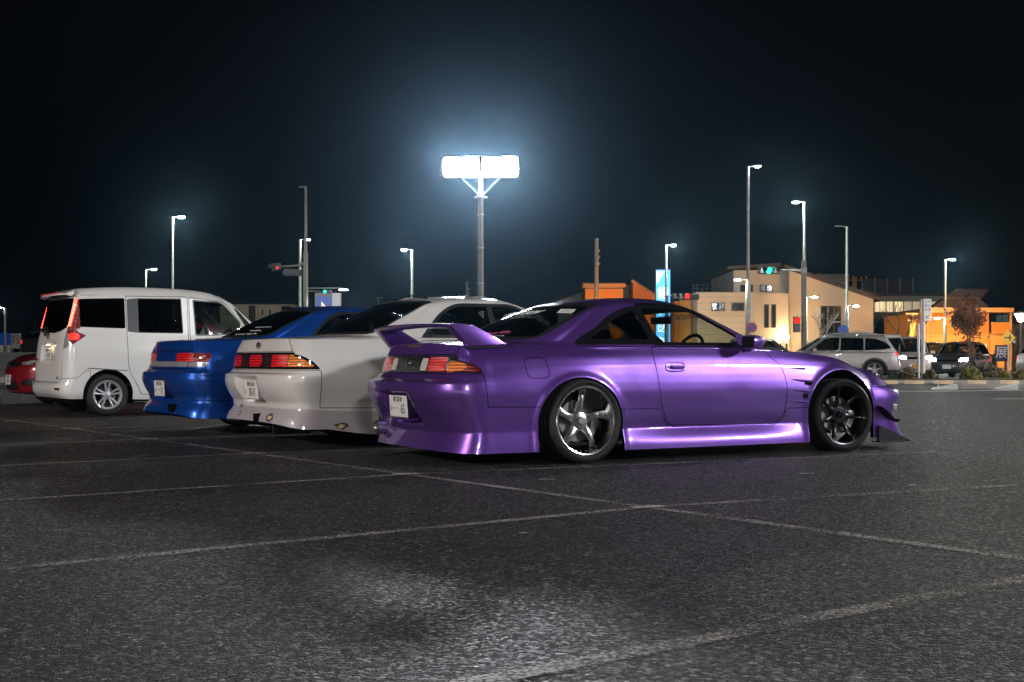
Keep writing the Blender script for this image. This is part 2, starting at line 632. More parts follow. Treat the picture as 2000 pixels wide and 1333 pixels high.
def on_skin(skin, a, b, plane, off=0.003, roll=0.0, cond=None, left=False):
    """Scene-axes matrix of a sticker lying on the skin: z along the normal, y up the surface."""
    p, n = spot(skin, a, b, plane, cond)
    if left: p, n = p * (1, -1, 1), n * (1, -1, 1)
    p, n = Vector(p * np.array([1, -1, 1])), Vector(n * np.array([1, -1, 1]))
    up = Vector((0, 0, 1)) - n * n.z
    up.normalize()
    rt = up.cross(n)
    M = Matrix((rt, up, n)).transposed().to_4x4()
    return Matrix.Translation(p + n * off) @ M @ Matrix.Rotation(roll, 4, 'Z')

def scrawl(root, mat, mtx, w, h, n, seed, name='window_lettering', rows=1):
    """Row of slanted strokes: lettering too small or stylised to read."""
    rr = random.Random(seed)
    m = MB()
    for r in range(rows):
        y0 = (rows / 2 - .5 - r) * h * 1.6
        for k in range(n):
            x = (k + .5) / n * w - w / 2 + rr.uniform(-.1, .1) * w / n
            a, b, s = rr.uniform(-.5, -.2) * h, rr.uniform(.25, .5) * h, h * .35
            t = w / n * .28
            m.add([(x - t - s * .5, y0 + a, 0), (x + t - s * .5, y0 + a, 0), (x + t + s * .5, y0 + b, 0), (x - t + s * .5, y0 + b, 0)], [(0, 1, 2, 3)])
            if rr.random() < .7:
                c = rr.uniform(-.2, .3) * h
                m.add([(x - w / n * .45, y0 + c, .0002), (x + w / n * .4, y0 + c, .0002), (x + w / n * .45, y0 + c + h * .16, .0002), (x - w / n * .4, y0 + c + h * .16, .0002)], [(0, 1, 2, 3)])
    o = m.build(name, mat, root)
    o.matrix_local = mtx
    o['kind'] = 'stuff'
    return o
# ================================================================== materials used by the cars
paint('purple_paint', (0.132, 0.050, 0.305), metal=0.64, rough=0.33, flake=0.35, wave=0.04, dust=0.06)
paint('white_paint', (0.58, 0.56, 0.53), rough=0.30, wave=0.03, dust=0.05)
paint('scuffed_white_paint', (0.36, 0.33, 0.34), rough=0.45, wave=0.05, dust=0.35)
paint('van_white_paint', (0.68, 0.67, 0.64), rough=0.25, wave=0.015)
paint('blue_paint', (0.009, 0.082, 0.43), metal=0.62, rough=0.33, flake=0.3, wave=0.03)
paint('red_paint', (0.22, 0.008, 0.016), metal=0.25, rough=0.3, flake=0.2)
paint('silver_paint', (0.30, 0.28, 0.27), metal=0.5, rough=0.35, flake=0.15)
paint('dark_car_paint', (0.035, 0.033, 0.035), metal=0.2, rough=0.3)
paint('kei_white_paint', (0.55, 0.55, 0.48), rough=0.3)
paint('pink_white_paint', (0.55, 0.47, 0.45), rough=0.3)
pbr('black_trim', (0.012, 0.012, 0.013), 0.42)
pbr('gloss_black', (0.008, 0.008, 0.009), 0.12, coat=1.0)
pbr('gap_black', (0.004, 0.004, 0.004), 0.9, spec=0.1)
pbr('cabin_black', (0.010, 0.010, 0.011), 0.75, var=0.3, vscale=20)
pbr('seat_cloth', (0.018, 0.018, 0.020), 0.9, bmp=0.3, bscale=200)
pbr('carbon', (0.006, 0.006, 0.007), 0.4, spec=0.3)
pbr('rubber', (0.0085, 0.0085, 0.009), 0.68, bmp=0.15, bscale=120)
pbr('chrome', (0.82, 0.82, 0.83), 0.19, metal=1.0, bmp=0.01, bscale=8)
pbr('dark_alloy', (0.030, 0.030, 0.033), 0.24, metal=0.85)
pbr('silver_alloy', (0.34, 0.34, 0.36), 0.38, metal=0.45, coat=0.3)
pbr('iron', (0.16, 0.15, 0.15), 0.42, metal=0.9, bmp=0.2, bscale=40)
pbr('steel', (0.42, 0.42, 0.43), 0.28, metal=1.0)
pbr('burnt_steel', (0.10, 0.09, 0.09), 0.35, metal=0.9, var=0.4, vscale=30)
pbr('plate_white', (0.62, 0.60, 0.57), 0.4)
pbr('plate_green', (0.012, 0.05, 0.03), 0.5)
pbr('plate_yellow', (0.65, 0.33, 0.03), 0.5)
pbr('primer_yellow', (0.55, 0.42, 0.16), 0.8, var=0.2, vscale=60)
pbr('bare_plastic', (0.045, 0.043, 0.05), 0.8, var=0.4, vscale=60)
pbr('sticker_white', (0.75, 0.74, 0.72), 0.5)
pbr('sticker_pink', (0.60, 0.12, 0.28), 0.5)
pbr('sticker_blue', (0.08, 0.17, 0.35), 0.5)
pbr('decal_maroon', (0.10, 0.008, 0.02), 0.5)
pbr('mirror_glass', (0.6, 0.6, 0.62), 0.02, metal=1.0)
pbr('clear_lamp', (0.36, 0.36, 0.37), 0.15, metal=0.3, coat=1.0, bmp=0.3, bscale=90)
pbr('reverse_lamp', (0.50, 0.47, 0.44), 0.35, coat=0.6)
lens('red_lens', (0.62, 0.008, 0.010), 0.0)
lens('deep_red_lens', (0.16, 0.003, 0.004), 0.0)
lens('smoked_lens', (0.020, 0.010, 0.010), 0.0, scale=90)
lens('amber_lens', (0.62, 0.16, 0.012), 0.0)
lens('dark_panel_lens', (0.010, 0.009, 0.010), 0.0, scale=60)
lens('lit_red_lens', (0.75, 0.010, 0.006), 2.2)
lens('stop_lens', (0.06, 0.004, 0.012), 0.0)
glass('clear_glass', (0.74, 0.82, 0.79))
glass('green_glass', (0.55, 0.66, 0.60))
glass('smoke_glass', (0.10, 0.11, 0.11))
glass('privacy_glass', (0.035, 0.037, 0.037))
glass('rear_glass', (0.42, 0.50, 0.49))

# ================================================================== wheels
def spoke_mesh(mb, ang, r0, r1, w0, w1, y0, y1, th, twist=0.0, bow=0.0, n=7):
    """One spoke from hub to rim in the wheel's own axes (disc in xz, outward +y)."""
    rows = []
    for i in range(n):
        t = i / (n - 1)
        r = r0 + (r1 - r0) * t
        a = ang + twist * t * t
        w = (w0 + (w1 - w0) * t) * (1 - 0.28 * math.sin(math.pi * t))
        y = y0 + (y1 - y0) * t + bow * math.sin(math.pi * t)
        c, s = math.cos(a), math.sin(a)
        px, pz = -s, c
        row = []
        for k, (dw, dy) in enumerate(((-1, -th), (-1, -th * 0.15), (-0.45, 0.0), (0.45, 0.0), (1, -th * 0.15), (1, -th))):
            row.append((r * c + px * w / 2 * dw, y + dy, r * s + pz * w / 2 * dw))
        rows.append(row)
    vs = [p for row in rows for p in row]
    fs = []
    for i in range(n - 1):
        for k in range(6):
            fs.append((i * 6 + k, i * 6 + (k + 1) % 6, (i + 1) * 6 + (k + 1) % 6, (i + 1) * 6 + k))
    fs.append(tuple(range(6))); fs.append(tuple(range(6 * n - 1, 6 * n - 7, -1)))
    mb.add(vs, fs)

def wheel(root, x, yout, z, rt, rr, wid, style, right=True, steer=0.0, camber=0.0):
    """Part 'wheel' (rim with spokes) with sub-parts tyre, brake_disc, caliper, hub_cap, lug nuts.
    Wheel axes: outward +y."""
    b = MB()
    # barrel and lip
    b.lathe([(rr, 0.0), (rr + 0.006, -0.004), (rr + 0.004, -0.014), (rr - 0.008, -0.012), (rr - 0.010, -0.03),
             (rr - 0.022, -0.05 if style != 'dish' else -0.10), (rr - 0.03, -wid * 0.62), (rr - 0.012, -wid + 0.02), (rr + 0.004, -wid)], 64, 'y')
    b.lathe([(rr, 0.0), (rr - 0.009, -0.002), (rr - 0.012, -0.012)], 64, 'y')
    mat = 'chrome'
    if style == 'dish':
        b.lathe([(0.0, -0.085), (0.035, -0.085), (0.062, -0.092), (0.075, -0.115), (0.075, -0.15)], 40, 'y')
        for k in range(5):
            spoke_mesh(b, R(90 + 72 * k), 0.045, rr - 0.024, 0.070, 0.066, -0.098, -0.088, 0.035, twist=R(9), bow=0.014, n=10)
    elif style == 'seven':
        mat = 'dark_alloy'
        b.lathe([(0.0, -0.062), (0.036, -0.062), (0.07, -0.066), (0.08, -0.085), (0.08, -0.12)], 40, 'y')
        for k in range(7):
            spoke_mesh(b, R(85 + 360 / 7 * k), 0.055, rr - 0.004, 0.046, 0.030, -0.068, -0.012, 0.026, bow=-0.018, n=9)
            a = R(85 + 360 / 7 * k)
            for dd in (-1, 1):
                spoke_mesh(b, a + dd * R(2.2), rr - 0.045, rr - 0.006, 0.012, 0.03, -0.022, -0.010, 0.02, twist=dd * R(4), n=3)
    elif style == 'ten':
        mat = 'silver_alloy'
        b.lathe([(0.0, -0.012), (0.035, -0.012), (0.055, -0.02), (0.065, -0.04)], 40, 'y')
        for k in range(5):
            for dd in (-1, 1):
                spoke_mesh(b, R(90 + 72 * k) + dd * R(11), 0.04, rr - 0.008, 0.030, 0.042, -0.016, -0.004, 0.03, n=5)
        b.lathe([(rr - 0.002, -0.002), (rr - 0.022, -0.006), (rr - 0.03, -0.03)], 48, 'y')
    else:
        mat = 'silver_alloy'
        b.lathe([(0.0, -0.02), (0.04, -0.02), (0.06, -0.03), (0.07, -0.05)], 32, 'y')
        for k in range(5):
            spoke_mesh(b, R(90 + 72 * k), 0.04, rr - 0.006, 0.06, 0.075, -0.03, -0.01, 0.03, n=5)
    w = b.build('wheel', mat, root, smooth=True, angle=35)
    t = MB()
    ht = rt - rr
    prof = [(rr - 0.006, -0.012), (rr + 0.012, -0.004), (rr + ht * 0.45, 0.012), (rt - 0.022, 0.006), (rt - 0.008, -0.006), (rt - 0.001, -0.022)]
    for g in (0.3, 0.5, 0.7):
        prof += [(rt, -wid * g + 0.005), (rt - 0.006, -wid * g + 0.003), (rt - 0.006, -wid * g - 0.003), (rt, -wid * g - 0.005)]
    prof += [(rt - 0.001, -wid + 0.01), (rt - 0.012, -wid - 0.004), (rr + ht * 0.45, -wid - 0.012), (rr, -wid)]
    t.lathe(prof, 72, 'y')
    t.build('tyre', 'rubber', w, smooth=True, angle=50)
    d = MB()
    rd = rr * 0.62
    dy = -0.135 if style == 'dish' else -0.11
    d.lathe([(0.05, dy), (rd, dy), (rd, dy - 0.024), (0.05, dy - 0.024)], 48, 'y')
    d.lathe([(0.0, dy + 0.03), (0.075, dy + 0.03), (0.08, dy - 0.01)], 32, 'y')
    d.build('brake_disc', 'iron', w, smooth=True, angle=30)
    c = MB()
    ca = R(200)
    for i in range(6):
        a = ca + R(-24 + 8 * i)
        c.box((rd * 0.9 * math.cos(a), dy - 0.01, rd * 0.9 * math.sin(a)), (0.06, 0.075, 0.045), 0, ry=-a)
    c.build('brake_caliper', 'steel' if style == 'seven' else 'iron', w, bevel=0.004)
    if style in ('dish', 'seven'):
        n = MB()
        y0 = -0.084 if style == 'dish' else -0.060
        n.lathe([(0.0, y0 + 0.014), (0.024, y0 + 0.014), (0.029, y0 + 0.006), (0.029, y0 - 0.01)], 28, 'y')
        n.build('hub_cap', 'steel' if style == 'dish' else 'gloss_black', w, smooth=True)
        for k in range(5):
            a = R(54 + 72 * k)
            q = MB()
            q.lathe([(0.0, y0 - 0.012), (0.007, y0 - 0.012), (0.0085, y0 - 0.04)], 6, 'y', c=(0.057 * math.cos(a), 0, 0.057 * math.sin(a)))
            q.build('wheel_nut', 'steel', w)
        if style == 'dish':
            for k in range(30):
                a = R(12 * k)
                if k % 6 == 1: continue
                q = MB(); q.lathe([(0.0, -0.052), (0.004, -0.053), (0.005, -0.06)], 6, 'y', c=((rr - 0.026) * math.cos(a), 0, (rr - 0.026) * math.sin(a)))
                q.build('rim_bolt', 'steel', w)
    s = -1 if right else 1
    M = Matrix.Translation((x, s * yout, z)) @ Matrix.Rotation(steer, 4, 'Z')
    M = M @ Matrix.Rotation(camber * (1 if right else -1), 4, 'X')
    if right: M = M @ Matrix.Rotation(math.pi, 4, 'Z')
    w.matrix_local = M
    return w

def wells(root, xs, z, r, y0=0.42, y1=0.80):
    for x in xs:
        for s in (-1, 1):
            m = MB()
            n = 20
            pts = [(x + r * math.cos(R(180 * k / n)), z + r * math.sin(R(180 * k / n))) for k in range(n + 1)]
            pts = [(x + r, 0.16)] + pts + [(x - r, 0.16)]
            a = [(p[0], s * y0, p[1]) for p in pts]; b = [(p[0], s * y1, p[1]) for p in pts]
            k = len(pts)
            m.add(a + b, [(i, i + 1, i + 1 + k, i + k) for i in range(k - 1)] + [tuple(range(k))])
            m.build('wheel_well', 'gap_black', root, smooth=True)

def plate(root, x, z, tilt, lines, right=0.0, mat='plate_white', ink='plate_green', w=0.33, h=0.165):
    """Number plate on the tail; y is -right in the scene; tilt leans the top forward."""
    m = MB().box((0, 0, 0), (0.004, w, h))
    o = m.build('number_plate', mat, root, bevel=0.0015)
    o.location = (x, -right, z)
    o.rotation_euler = (0, tilt, 0)
    rot = (R(90), 0, R(-90))
    for body, size, dy, dz, sx in lines:
        text(body, size, ink, o, (-0.0032, -dy, dz), rot, sx=sx)
    MB().box((-0.0025, 0, -h / 2 + 0.004), (0.004, w - 0.02, 0.004)).build('plate_frame', 'steel', o)
    return o

def seat(root, x, y, z0=0.30, col_='seat_cloth', h=0.62, name='front_seat', w=0.46):
    m = MB()
    m.box((x, y, z0 + 0.05), (0.50, w, 0.14), ry=R(-6))
    for s in (-1, 1):
        m.box((x, y + s * w * 0.46, z0 + 0.09), (0.46, 0.07, 0.16), ry=R(-6))
    o = m.build(name, col_, root, bevel=0.03)
    b = MB()
    bx = x - 0.26
    b.prism([(bx, z0 + 0.08), (bx - 0.13, z0 + 0.08), (bx - 0.13 - h * 0.28, z0 + h), (bx - 0.06 - h * 0.28, z0 + h + 0.02), (bx - 0.10, z0 + 0.3)], y - w / 2, y + w / 2)
    b.build('backrest', col_, o, bevel=0.03)
    MB().box((bx - 0.10 - h * 0.30, y, z0 + h + 0.09), (0.09, 0.24, 0.17), ry=R(-12)).build('headrest', col_, o, bevel=0.03)
    return o

def steering(root, x, y, z, r=0.18):
    m = MB()
    pts = []
    for k in range(33):
        a = 2 * math.pi * k / 32
        c = Vector((0, r * math.cos(a), r * math.sin(a)))
        c = Matrix.Rotation(R(24), 3, 'Y') @ c
        pts.append(c + Vector((x, y, z)))
    m.tube(pts, 0.015, 8, caps=False)
    for a in (R(-15), R(195), R(270)):
        c = Matrix.Rotation(R(24), 3, 'Y') @ Vector((0, r * math.cos(a), r * math.sin(a)))
        m.tube([Vector((x + 0.03, y, z)), c + Vector((x, y, z))], 0.012, 6)
    m.tube([(x + 0.02, y, z), (x + 0.4, y, z - 0.2)], 0.03, 8)
    return m.build('steering_wheel', 'black_trim', root, smooth=True)

def tube_on(root, name, mat, pts, r, n=6):
    return MB().tube([(p[0], -p[1], p[2]) for p in pts], r, n).build(name, mat, root, smooth=True)

def liner(root, skin, zmin, d, mat='cabin_black', name='headlining', xlim=None):
    """Dark inner lining behind pillars and roof."""
    keep = skin.V[:, 2] > zmin
    Fc = skin.F[keep[skin.F].all(1)]
    sk = Skin(skin.V, skin.N, Fc).compact()
    if len(sk.F) == 0: return
    sk = sk.push(-d)
    return link_skin(name, Skin(sk.V, -sk.N, sk.F[:, ::-1]), mat, root)

def underbody(root, x0, x1, w, z=0.15, top=0.34):
    return MB().box(((x0 + x1) / 2, 0, (z + top) / 2), (x1 - x0, 2 * w, top - z)).build('underbody', 'gap_black', root)

def emblem(root, x, y, z, w=.042, h=.030, mat='burnt_steel'):
    """Badge of three overlapping ovals."""
    def oval(cy, cz, a, b, n=24):
        return [(x, y + cy + a * math.cos(2 * math.pi * k / n), z + cz + b * math.sin(2 * math.pi * k / n)) for k in range(n + 1)]
    m = MB().tube(oval(0, 0, w, h), .0045, 6, caps=False).tube(oval(0, .006, w * .42, h * .75), .0035, 6, caps=False).tube(oval(0, h * .45, w * .72, h * .42), .0035, 6, caps=False)
    return m.build('emblem', mat, root, smooth=True)
# ================================================================== purple coupe
def purple_coupe():
    root = thing('sports_coupe', 'purple two-door sports coupe with high rear wing, chrome rear wheels and black front wheels', 'car', (0.129, 9.556, 0), R(28.5))
    X = [-0.75, -0.38, 0.0, 0.38, 0.75, 1.25, 1.75, 2.15, 2.525, 2.88]
    def rg(rear, ys, zs, front):
        return (rear, [(x, y, z) for x, y, z in zip(X, ys, zs)], front)
    def lv(y0, *dy): return [y0 + d for d in dy]
    rings = [
        rg((-1.055, .105, 3.4), [.860, .872, .875, .885, .885, .885, .885, .880, .870, .850], [.098] * 3 + [.088] * 4 + [.09, .10, .10], (3.53, .095, 2.9)),
        rg((-1.035, .150, 3.4), [.855, .868, .872, .882, .880, .880, .880, .876, .868, .850], [.145] * 3 + [.135] * 4 + [.135, .14, .14], (3.50, .135, 2.9)),
        rg((-1.000, .232, 3.4), [.842, .855, .862, .850, .835, .833, .838, .856, .862, .845], [.245] * 10, (3.44, .22, 2.8)),
        rg((-1.060, .330, 3.2), [.846, .858, .864, .858, .850, .850, .854, .858, .864, .850], [.330] * 3 + [.32] * 4 + [.32, .33, .30], (3.42, .30, 2.7)),
        rg((-1.125, .425, 3.2), [.848, .862, .868, .862, .860, .860, .862, .862, .868, .850], [.425] * 3 + [.42] * 4 + [.42, .42, .37], (3.435, .365, 3.1)),
        rg((-1.165, .525, 3.4), [.850, .864, .872, .866, .865, .865, .866, .866, .870, .848], [.525] * 3 + [.52] * 4 + [.52, .52, .44], (3.455, .43, 3.2)),
        rg((-1.160, .592, 3.4), [0.8424, 0.8564, 0.8684, 0.8610, 0.8600, 0.8600, 0.8600, 0.8580, 0.8644, 0.8364], [.592] * 3 + [.585] * 4 + [.585, .59, .50], (3.435, .495, 3.2)),
        rg((-1.095, .618, 3.0), [0.8308, 0.8478, 0.8628, 0.8530, 0.8520, 0.8520, 0.8510, 0.8480, 0.8578, 0.8208], [.630, .64, .645, .645, .645, .645, .645, .645, .645, .545], (3.40, .515, 2.4)),
        rg((-1.052, .658, 3.0), [0.8172, 0.8372, 0.8532, 0.8420, 0.8400, 0.8400, 0.8390, 0.8350, 0.8452, 0.7952], [.665, .695, .71, .715, .715, .715, .712, .705, .690, .585], (3.36, .55, 2.3)),
        rg((-1.015, .785, 3.0), [0.7730, 0.8030, 0.8260, 0.8180, 0.8190, 0.8190, 0.8180, 0.8140, 0.8180, 0.7530], [.775, .782, .785, .785, .785, .785, .778, .762, .735, .630], (3.33, .585, 2.2)),
        rg((-0.985, .880, 3.0), [0.7048, 0.7448, 0.7848, 0.7930, 0.7980, 0.7980, 0.7960, 0.7840, 0.7628, 0.6828], [.845, .842, .838, .834, .832, .832, .830, .812, .770, .672], (3.27, .632, 2.0)),
    ]
    glassb = ((-0.53, .900, 2.6), [(-.10, .655, .893), (.02, .705, .880), (.20, .745, .870), (.40, .768, .864), (.70, .779, .861), (1.10, .780, .860), (1.42, .770, .859), (1.58, .752, .858), (1.68, .728, .858), (1.76, .690, .860)], (2.02, .872, 2.0))
    rail = ((.215, 1.208, 2.6), [(.285, .555, 1.160), (.34, .575, 1.170), (.42, .586, 1.178), (.54, .592, 1.184), (.74, .594, 1.188), (.92, .590, 1.187), (1.06, .582, 1.178), (1.13, .572, 1.168), (1.19, .560, 1.156), (1.25, .535, 1.140)], (1.345, 1.182, 2.0))
    deck = mid_ring(rings[-1], glassb, 0.5, rear=.004, side=(.012, .002), front=.052)
    m1 = mid_ring(glassb, rail, 0.35, rear=.022, side=(.012, 0), front=.012)
    m2 = mid_ring(glassb, rail, 0.7, rear=.022, side=(.010, 0), front=.014)
    roof1 = ((.30, 1.226, 2.4), [(.36, .43, 1.205), (.40, .44, 1.212), (.46, .45, 1.219), (.56, .455, 1.226), (.74, .455, 1.231), (.90, .45, 1.229), (1.02, .445, 1.221), (1.08, .435, 1.213), (1.13, .42, 1.204), (1.17, .40, 1.194)], (1.24, 1.210, 2.0))
    roof0 = ((.36, 1.236, 2.0), [(.40, 0, 1.240), (.43, 0, 1.243), (.48, 0, 1.246), (.57, 0, 1.250), (.74, 0, 1.253), (.89, 0, 1.251), (1.0, 0, 1.245), (1.05, 0, 1.240), (1.09, 0, 1.235), (1.12, 0, 1.231)], (1.16, 1.225, 2.0))
    rings += [deck, glassb, m1, m2, rail, roof1, roof0]
    ra, fa = arch_g(-.045, .29, .362, .340), arch_g(2.49, .325, .365, .352)
    def shape(V):
        for g in (ra, fa):
            q = np.maximum(g(V), 0)
            V[:, 1] += np.where(V[:, 1] > .5, .016 * np.exp(-(q / .035)**2), 0)
        # recess for the number plate, narrower towards the bottom
        L, z = V[:, 1], V[:, 2]
        wdt = .235 + .08 * (.5 - z)
        m = (1 - smooth01(wdt - .03, wdt + .03, L)) * smooth01(.285, .315, z) * (1 - smooth01(.500, .518, z))
        V[:, 0] += np.where(V[:, 0] < -.8, .085 * m, 0)
        # dent in the door
        V[:, 1] -= .0035 * np.exp(-(((V[:, 0] - 1.42) / .10)**2 + ((V[:, 2] - .50) / .05)**2)) * (V[:, 1] > .6)
        # air dam duct behind the front wheel: blades lean outwards towards the rear
        return V
    half = build_skin(rings, crease=(2, 6, 7, 8, 10, 12), dens=75, counts=(56, 180, 40), shape=shape)
    lamp = lambda V: np.minimum(np.maximum(sdf([(-.1, .664), (.67, .664), (.67, .786), (-.1, .786)], V[:, 1], V[:, 2]), V[:, 0] + .9),
                                np.maximum(sdf([(-1.3, .664), (-1.3, .79), (-1.04, .779), (-.95, .757), (-.87, .722), (-.825, .685), (-.81, .664)], V[:, 0], V[:, 2]), .55 - V[:, 1]))
    both = lambda g1, g2: (lambda V: np.maximum(g1(V), g2(V)))
    Lr = lambda a, b: (lambda V: np.maximum(a - V[:, 1], V[:, 1] - b))
    Xr = lambda a, b: (lambda V: np.maximum(a - V[:, 0], V[:, 0] - b))
    quarter = round_poly([(-.005, .872), (.03, .915), (.177, .985), (.355, 1.108), (.50, 1.160), (.605, 1.176), (.685, .872)], [.02, .05, .2, .1, .1, .03, .02])
    dglass = round_poly([(.697, .872), (.622, 1.176), (.80, 1.181), (1.035, 1.172), (1.14, 1.146), (1.40, 1.015), (1.655, .872)], [.01, .02, .1, .15, .1, .3, .02])
    SG = lambda pl, off=0.0: (lambda V: np.maximum(sdf(pl, V[:, 0], V[:, 2]) + off, .4 - V[:, 1]))
    door = round_poly([(.617, .866), (.643, .634), (.672, .42), (.735, .275), (.80, .252), (1.80, .243), (1.885, .30), (1.912, .45), (1.912, .585), (1.874, .709), (1.741, .811), (1.68, .866)], .06)
    regions = [
        ('o', None, ra, dict(drop=1, rim=(0, -.035, 0))),
        ('o', None, fa, dict(drop=1, rim=(0, -.035, 0))),
        ('rear_window', 'rear_glass', lambda V: np.maximum(sdf(round_poly([(-.2, .926), (.575, .920), (.600, .94), (.535, 1.165), (.49, 1.185), (-.2, 1.203)], [0, .05, .05, .04, .04, 0]), V[:, 1], V[:, 2]) + .012, V[:, 0] - .33), dict(both=1, push=-.004)),
        ('window_seal', 'black_trim', lambda V: np.maximum(sdf(round_poly([(-.2, .926), (.575, .920), (.600, .94), (.535, 1.165), (.49, 1.185), (-.2, 1.203)], [0, .05, .05, .04, .04, 0]), V[:, 1], V[:, 2]) - .014, V[:, 0] - .33), dict(both=1, push=-.001)),
        ('windscreen', 'clear_glass', lambda V: np.maximum(sdf(round_poly([(-.2, .886), (.62, .878), (.635, .89), (.495, 1.13), (.44, 1.158), (-.2, 1.178)], [0, .02, .02, .03, .03, 0]), V[:, 1], V[:, 2]) + .01, 1.14 - V[:, 0]), dict(both=1, push=-.003)),
        ('windscreen_seal', 'black_trim', lambda V: np.maximum(sdf(round_poly([(-.2, .886), (.62, .878), (.635, .89), (.495, 1.13), (.44, 1.158), (-.2, 1.178)], [0, .02, .02, .03, .03, 0]), V[:, 1], V[:, 2]) - .008, 1.14 - V[:, 0]), dict(both=1, push=-.001)),
        ('quarter_window', 'smoke_glass', SG(quarter, .042), dict(push=-.004)),
        ('quarter_window_frame', 'gloss_black', SG(quarter), dict(push=-.001)),
        ('door_window', 'clear_glass', SG(dglass, .022), dict(push=-.006)),
        ('door_window_frame', 'gloss_black', lambda V: np.maximum(np.maximum(sdf(dglass, V[:, 0], V[:, 2]) - .024, .868 - V[:, 2]), .4 - V[:, 1]), dict(push=-.001)),
        ('garnish_panel', 'dark_panel_lens', both(lamp, Lr(-1, .215)), dict(both=1)),
        ('reverse_lamp', 'reverse_lamp', both(both(lamp, Lr(.225, .325)), lambda V: np.maximum(.678 - V[:, 2], V[:, 2] - .768)), {}),
        ('tail_lamp', 'red_lens', both(both(lamp, Lr(.345, .575)), lambda V: np.maximum(.672 - V[:, 2], V[:, 2] - .775)), {}),
        ('turn_lamp', 'amber_lens', lambda V: np.maximum((np.sqrt(((V[:, 0] + 1.00) / .088)**2 + ((V[:, 2] - .712) / .038)**2) - 1) * .04, .6 - V[:, 1]), {}),
        ('outer_tail_lamp', 'red_lens', both(both(lamp, Lr(.595, .80)), lambda V: V[:, 0] + .985), {}),
        ('side_marker_lamp', 'deep_red_lens', both(lamp, both(Lr(.595, .95), lambda V: sdf([(-1.2, .672), (-1.2, .79), (-.95, .748), (-.87, .712), (-.825, .672)], V[:, 0], V[:, 2]) + .002)), {}),
        ('lamp_housing', 'dark_panel_lens', lamp, dict(both=1)),
        ('fuel_flap', 'purple_paint', side_g([(-.478, .622), (-.495, .775), (-.315, .778), (-.292, .622)], .05), dict(gap=.006, right=1)),
        ('door', 'purple_paint', lambda V: np.maximum(sdf(door, V[:, 0], V[:, 2]), .4 - V[:, 1]), dict(gap=.007)),
        ('rear_bumper', 'purple_paint', lambda V: sdf([(-1.5, -.1), (-1.5, .660), (-.816, .660), (-.793, .427), (-.25, .42), (-.25, -.1)], V[:, 0], V[:, 2]), dict(both=1, gap=.006)),
        ('side_skirt', 'purple_paint', side_g([(.15, -.1), (.15, .392), (.66, .392), (.735, .270), (.80, .247), (1.80, .238), (1.885, .295), (1.906, .37), (2.25, .37), (2.25, -.1)], 0), dict(gap=.005)),
        ('headlamp', 'clear_lamp', front_g([(.36, .545), (.40, .60), (.62, .625), (.74, .60), (.72, .545)], .02, xmin=2.95), dict(gap=.005)),
        ('front_bumper', 'purple_paint', lambda V: sdf([(2.70, -.1), (2.70, .545), (2.95, .530), (3.9, .530), (3.9, -.1)], V[:, 0], V[:, 2]), dict(both=1, gap=.006)),
        ('bonnet', 'purple_paint', top_g([(1.84, -.3), (1.80, .705), (2.2, .725), (2.6, .70), (2.95, .63), (3.22, .45), (3.32, -.3)], .05, zmin=.5), dict(both=1, gap=.005)),
        ('boot_lid', 'purple_paint', lambda V: np.maximum(np.maximum(V[:, 1] - .635, .792 - V[:, 2]), V[:, 0] + .57), dict(both=1, gap=.006)),
    ]
    ob = panels(half, regions, root, 'purple_paint')
    liner(root, ob['_rest_skin'], .89, .022)
    sk = half
    # wheels
    wheel(root, 0.0, .872, .312, .314, .250, .235, 'dish', True, camber=R(-2.5))
    wheel(root, 0.0, .872, .312, .314, .250, .235, 'dish', False, camber=R(-2.5))
    wheel(root, 2.525, .868, .302, .303, .247, .225, 'seven', True, steer=R(-5), camber=R(-2))
    wheel(root, 2.525, .868, .302, .303, .247, .225, 'seven', False, steer=R(-5), camber=R(-2))
    wells(root, (-.045, 2.49), .31, .375, y1=.815)
    underbody(root, -.85, 3.1, .66, .14)
    # rear wing: two legs and a blade
    for s in (1, -1):
        m = MB()
        def leg(y, k):
            c = np.array([(-1.03, 1.000), (-.85, 1.004), (-.585, .872), (-.60, .862), (-.885, .850)])
            return [(p[0], -s * y, p[1]) for p in c]
        a, b = leg(.735, 0), leg(.66, 0)
        a[0] = (a[0][0], -s * .725, a[0][2]); a[1] = (a[1][0], -s * .725, a[1][2])
        b[0] = (b[0][0], -s * .60, b[0][2]); b[1] = (b[1][0], -s * .60, b[1][2])
        m.add(a + b, [(0, 1, 2, 3, 4), (9, 8, 7, 6, 5)] + [(i, i + 5, (i + 1) % 5 + 5, (i + 1) % 5) for i in range(5)])
        lg = m.build('wing_leg', 'purple_paint', root, smooth=True, bevel=.012, angle=50)
        MB().prism([(-.885, .838), (-.60, .852), (-.60, .858), (-.885, .845)], -s * .665, -s * .73).build('wing_gasket', 'black_trim', lg)
    m = MB()
    n = 24
    prof = [(-1.035, .998), (-1.032, 1.008), (-.95, 1.013), (-.87, 1.007), (-.835, .992), (-.85, .980), (-.94, .975), (-1.02, .986)]
    vs, fs = [], []
    for i in range(n + 1):
        y = -.69 + 1.38 * i / n
        lift = .016 * (1 - (y / .69)**2); fw = -.035 * (1 - (abs(y) / .69)**3)
        vs += [(px + fw, y, pz + lift) for px, pz in prof]
    k = len(prof)
    for i in range(n):
        fs += [(i * k + j, i * k + (j + 1) % k, (i + 1) * k + (j + 1) % k, (i + 1) * k + j) for j in range(k)]
    m.add(vs, fs + [tuple(range(k)), tuple(range(n * k, n * k + k))]).build('wing_blade', 'purple_paint', root, smooth=True, angle=50)
    p, nn = spot(sk, 0.0, .86, 'rear', lambda V: V[:, 0] < -.8)
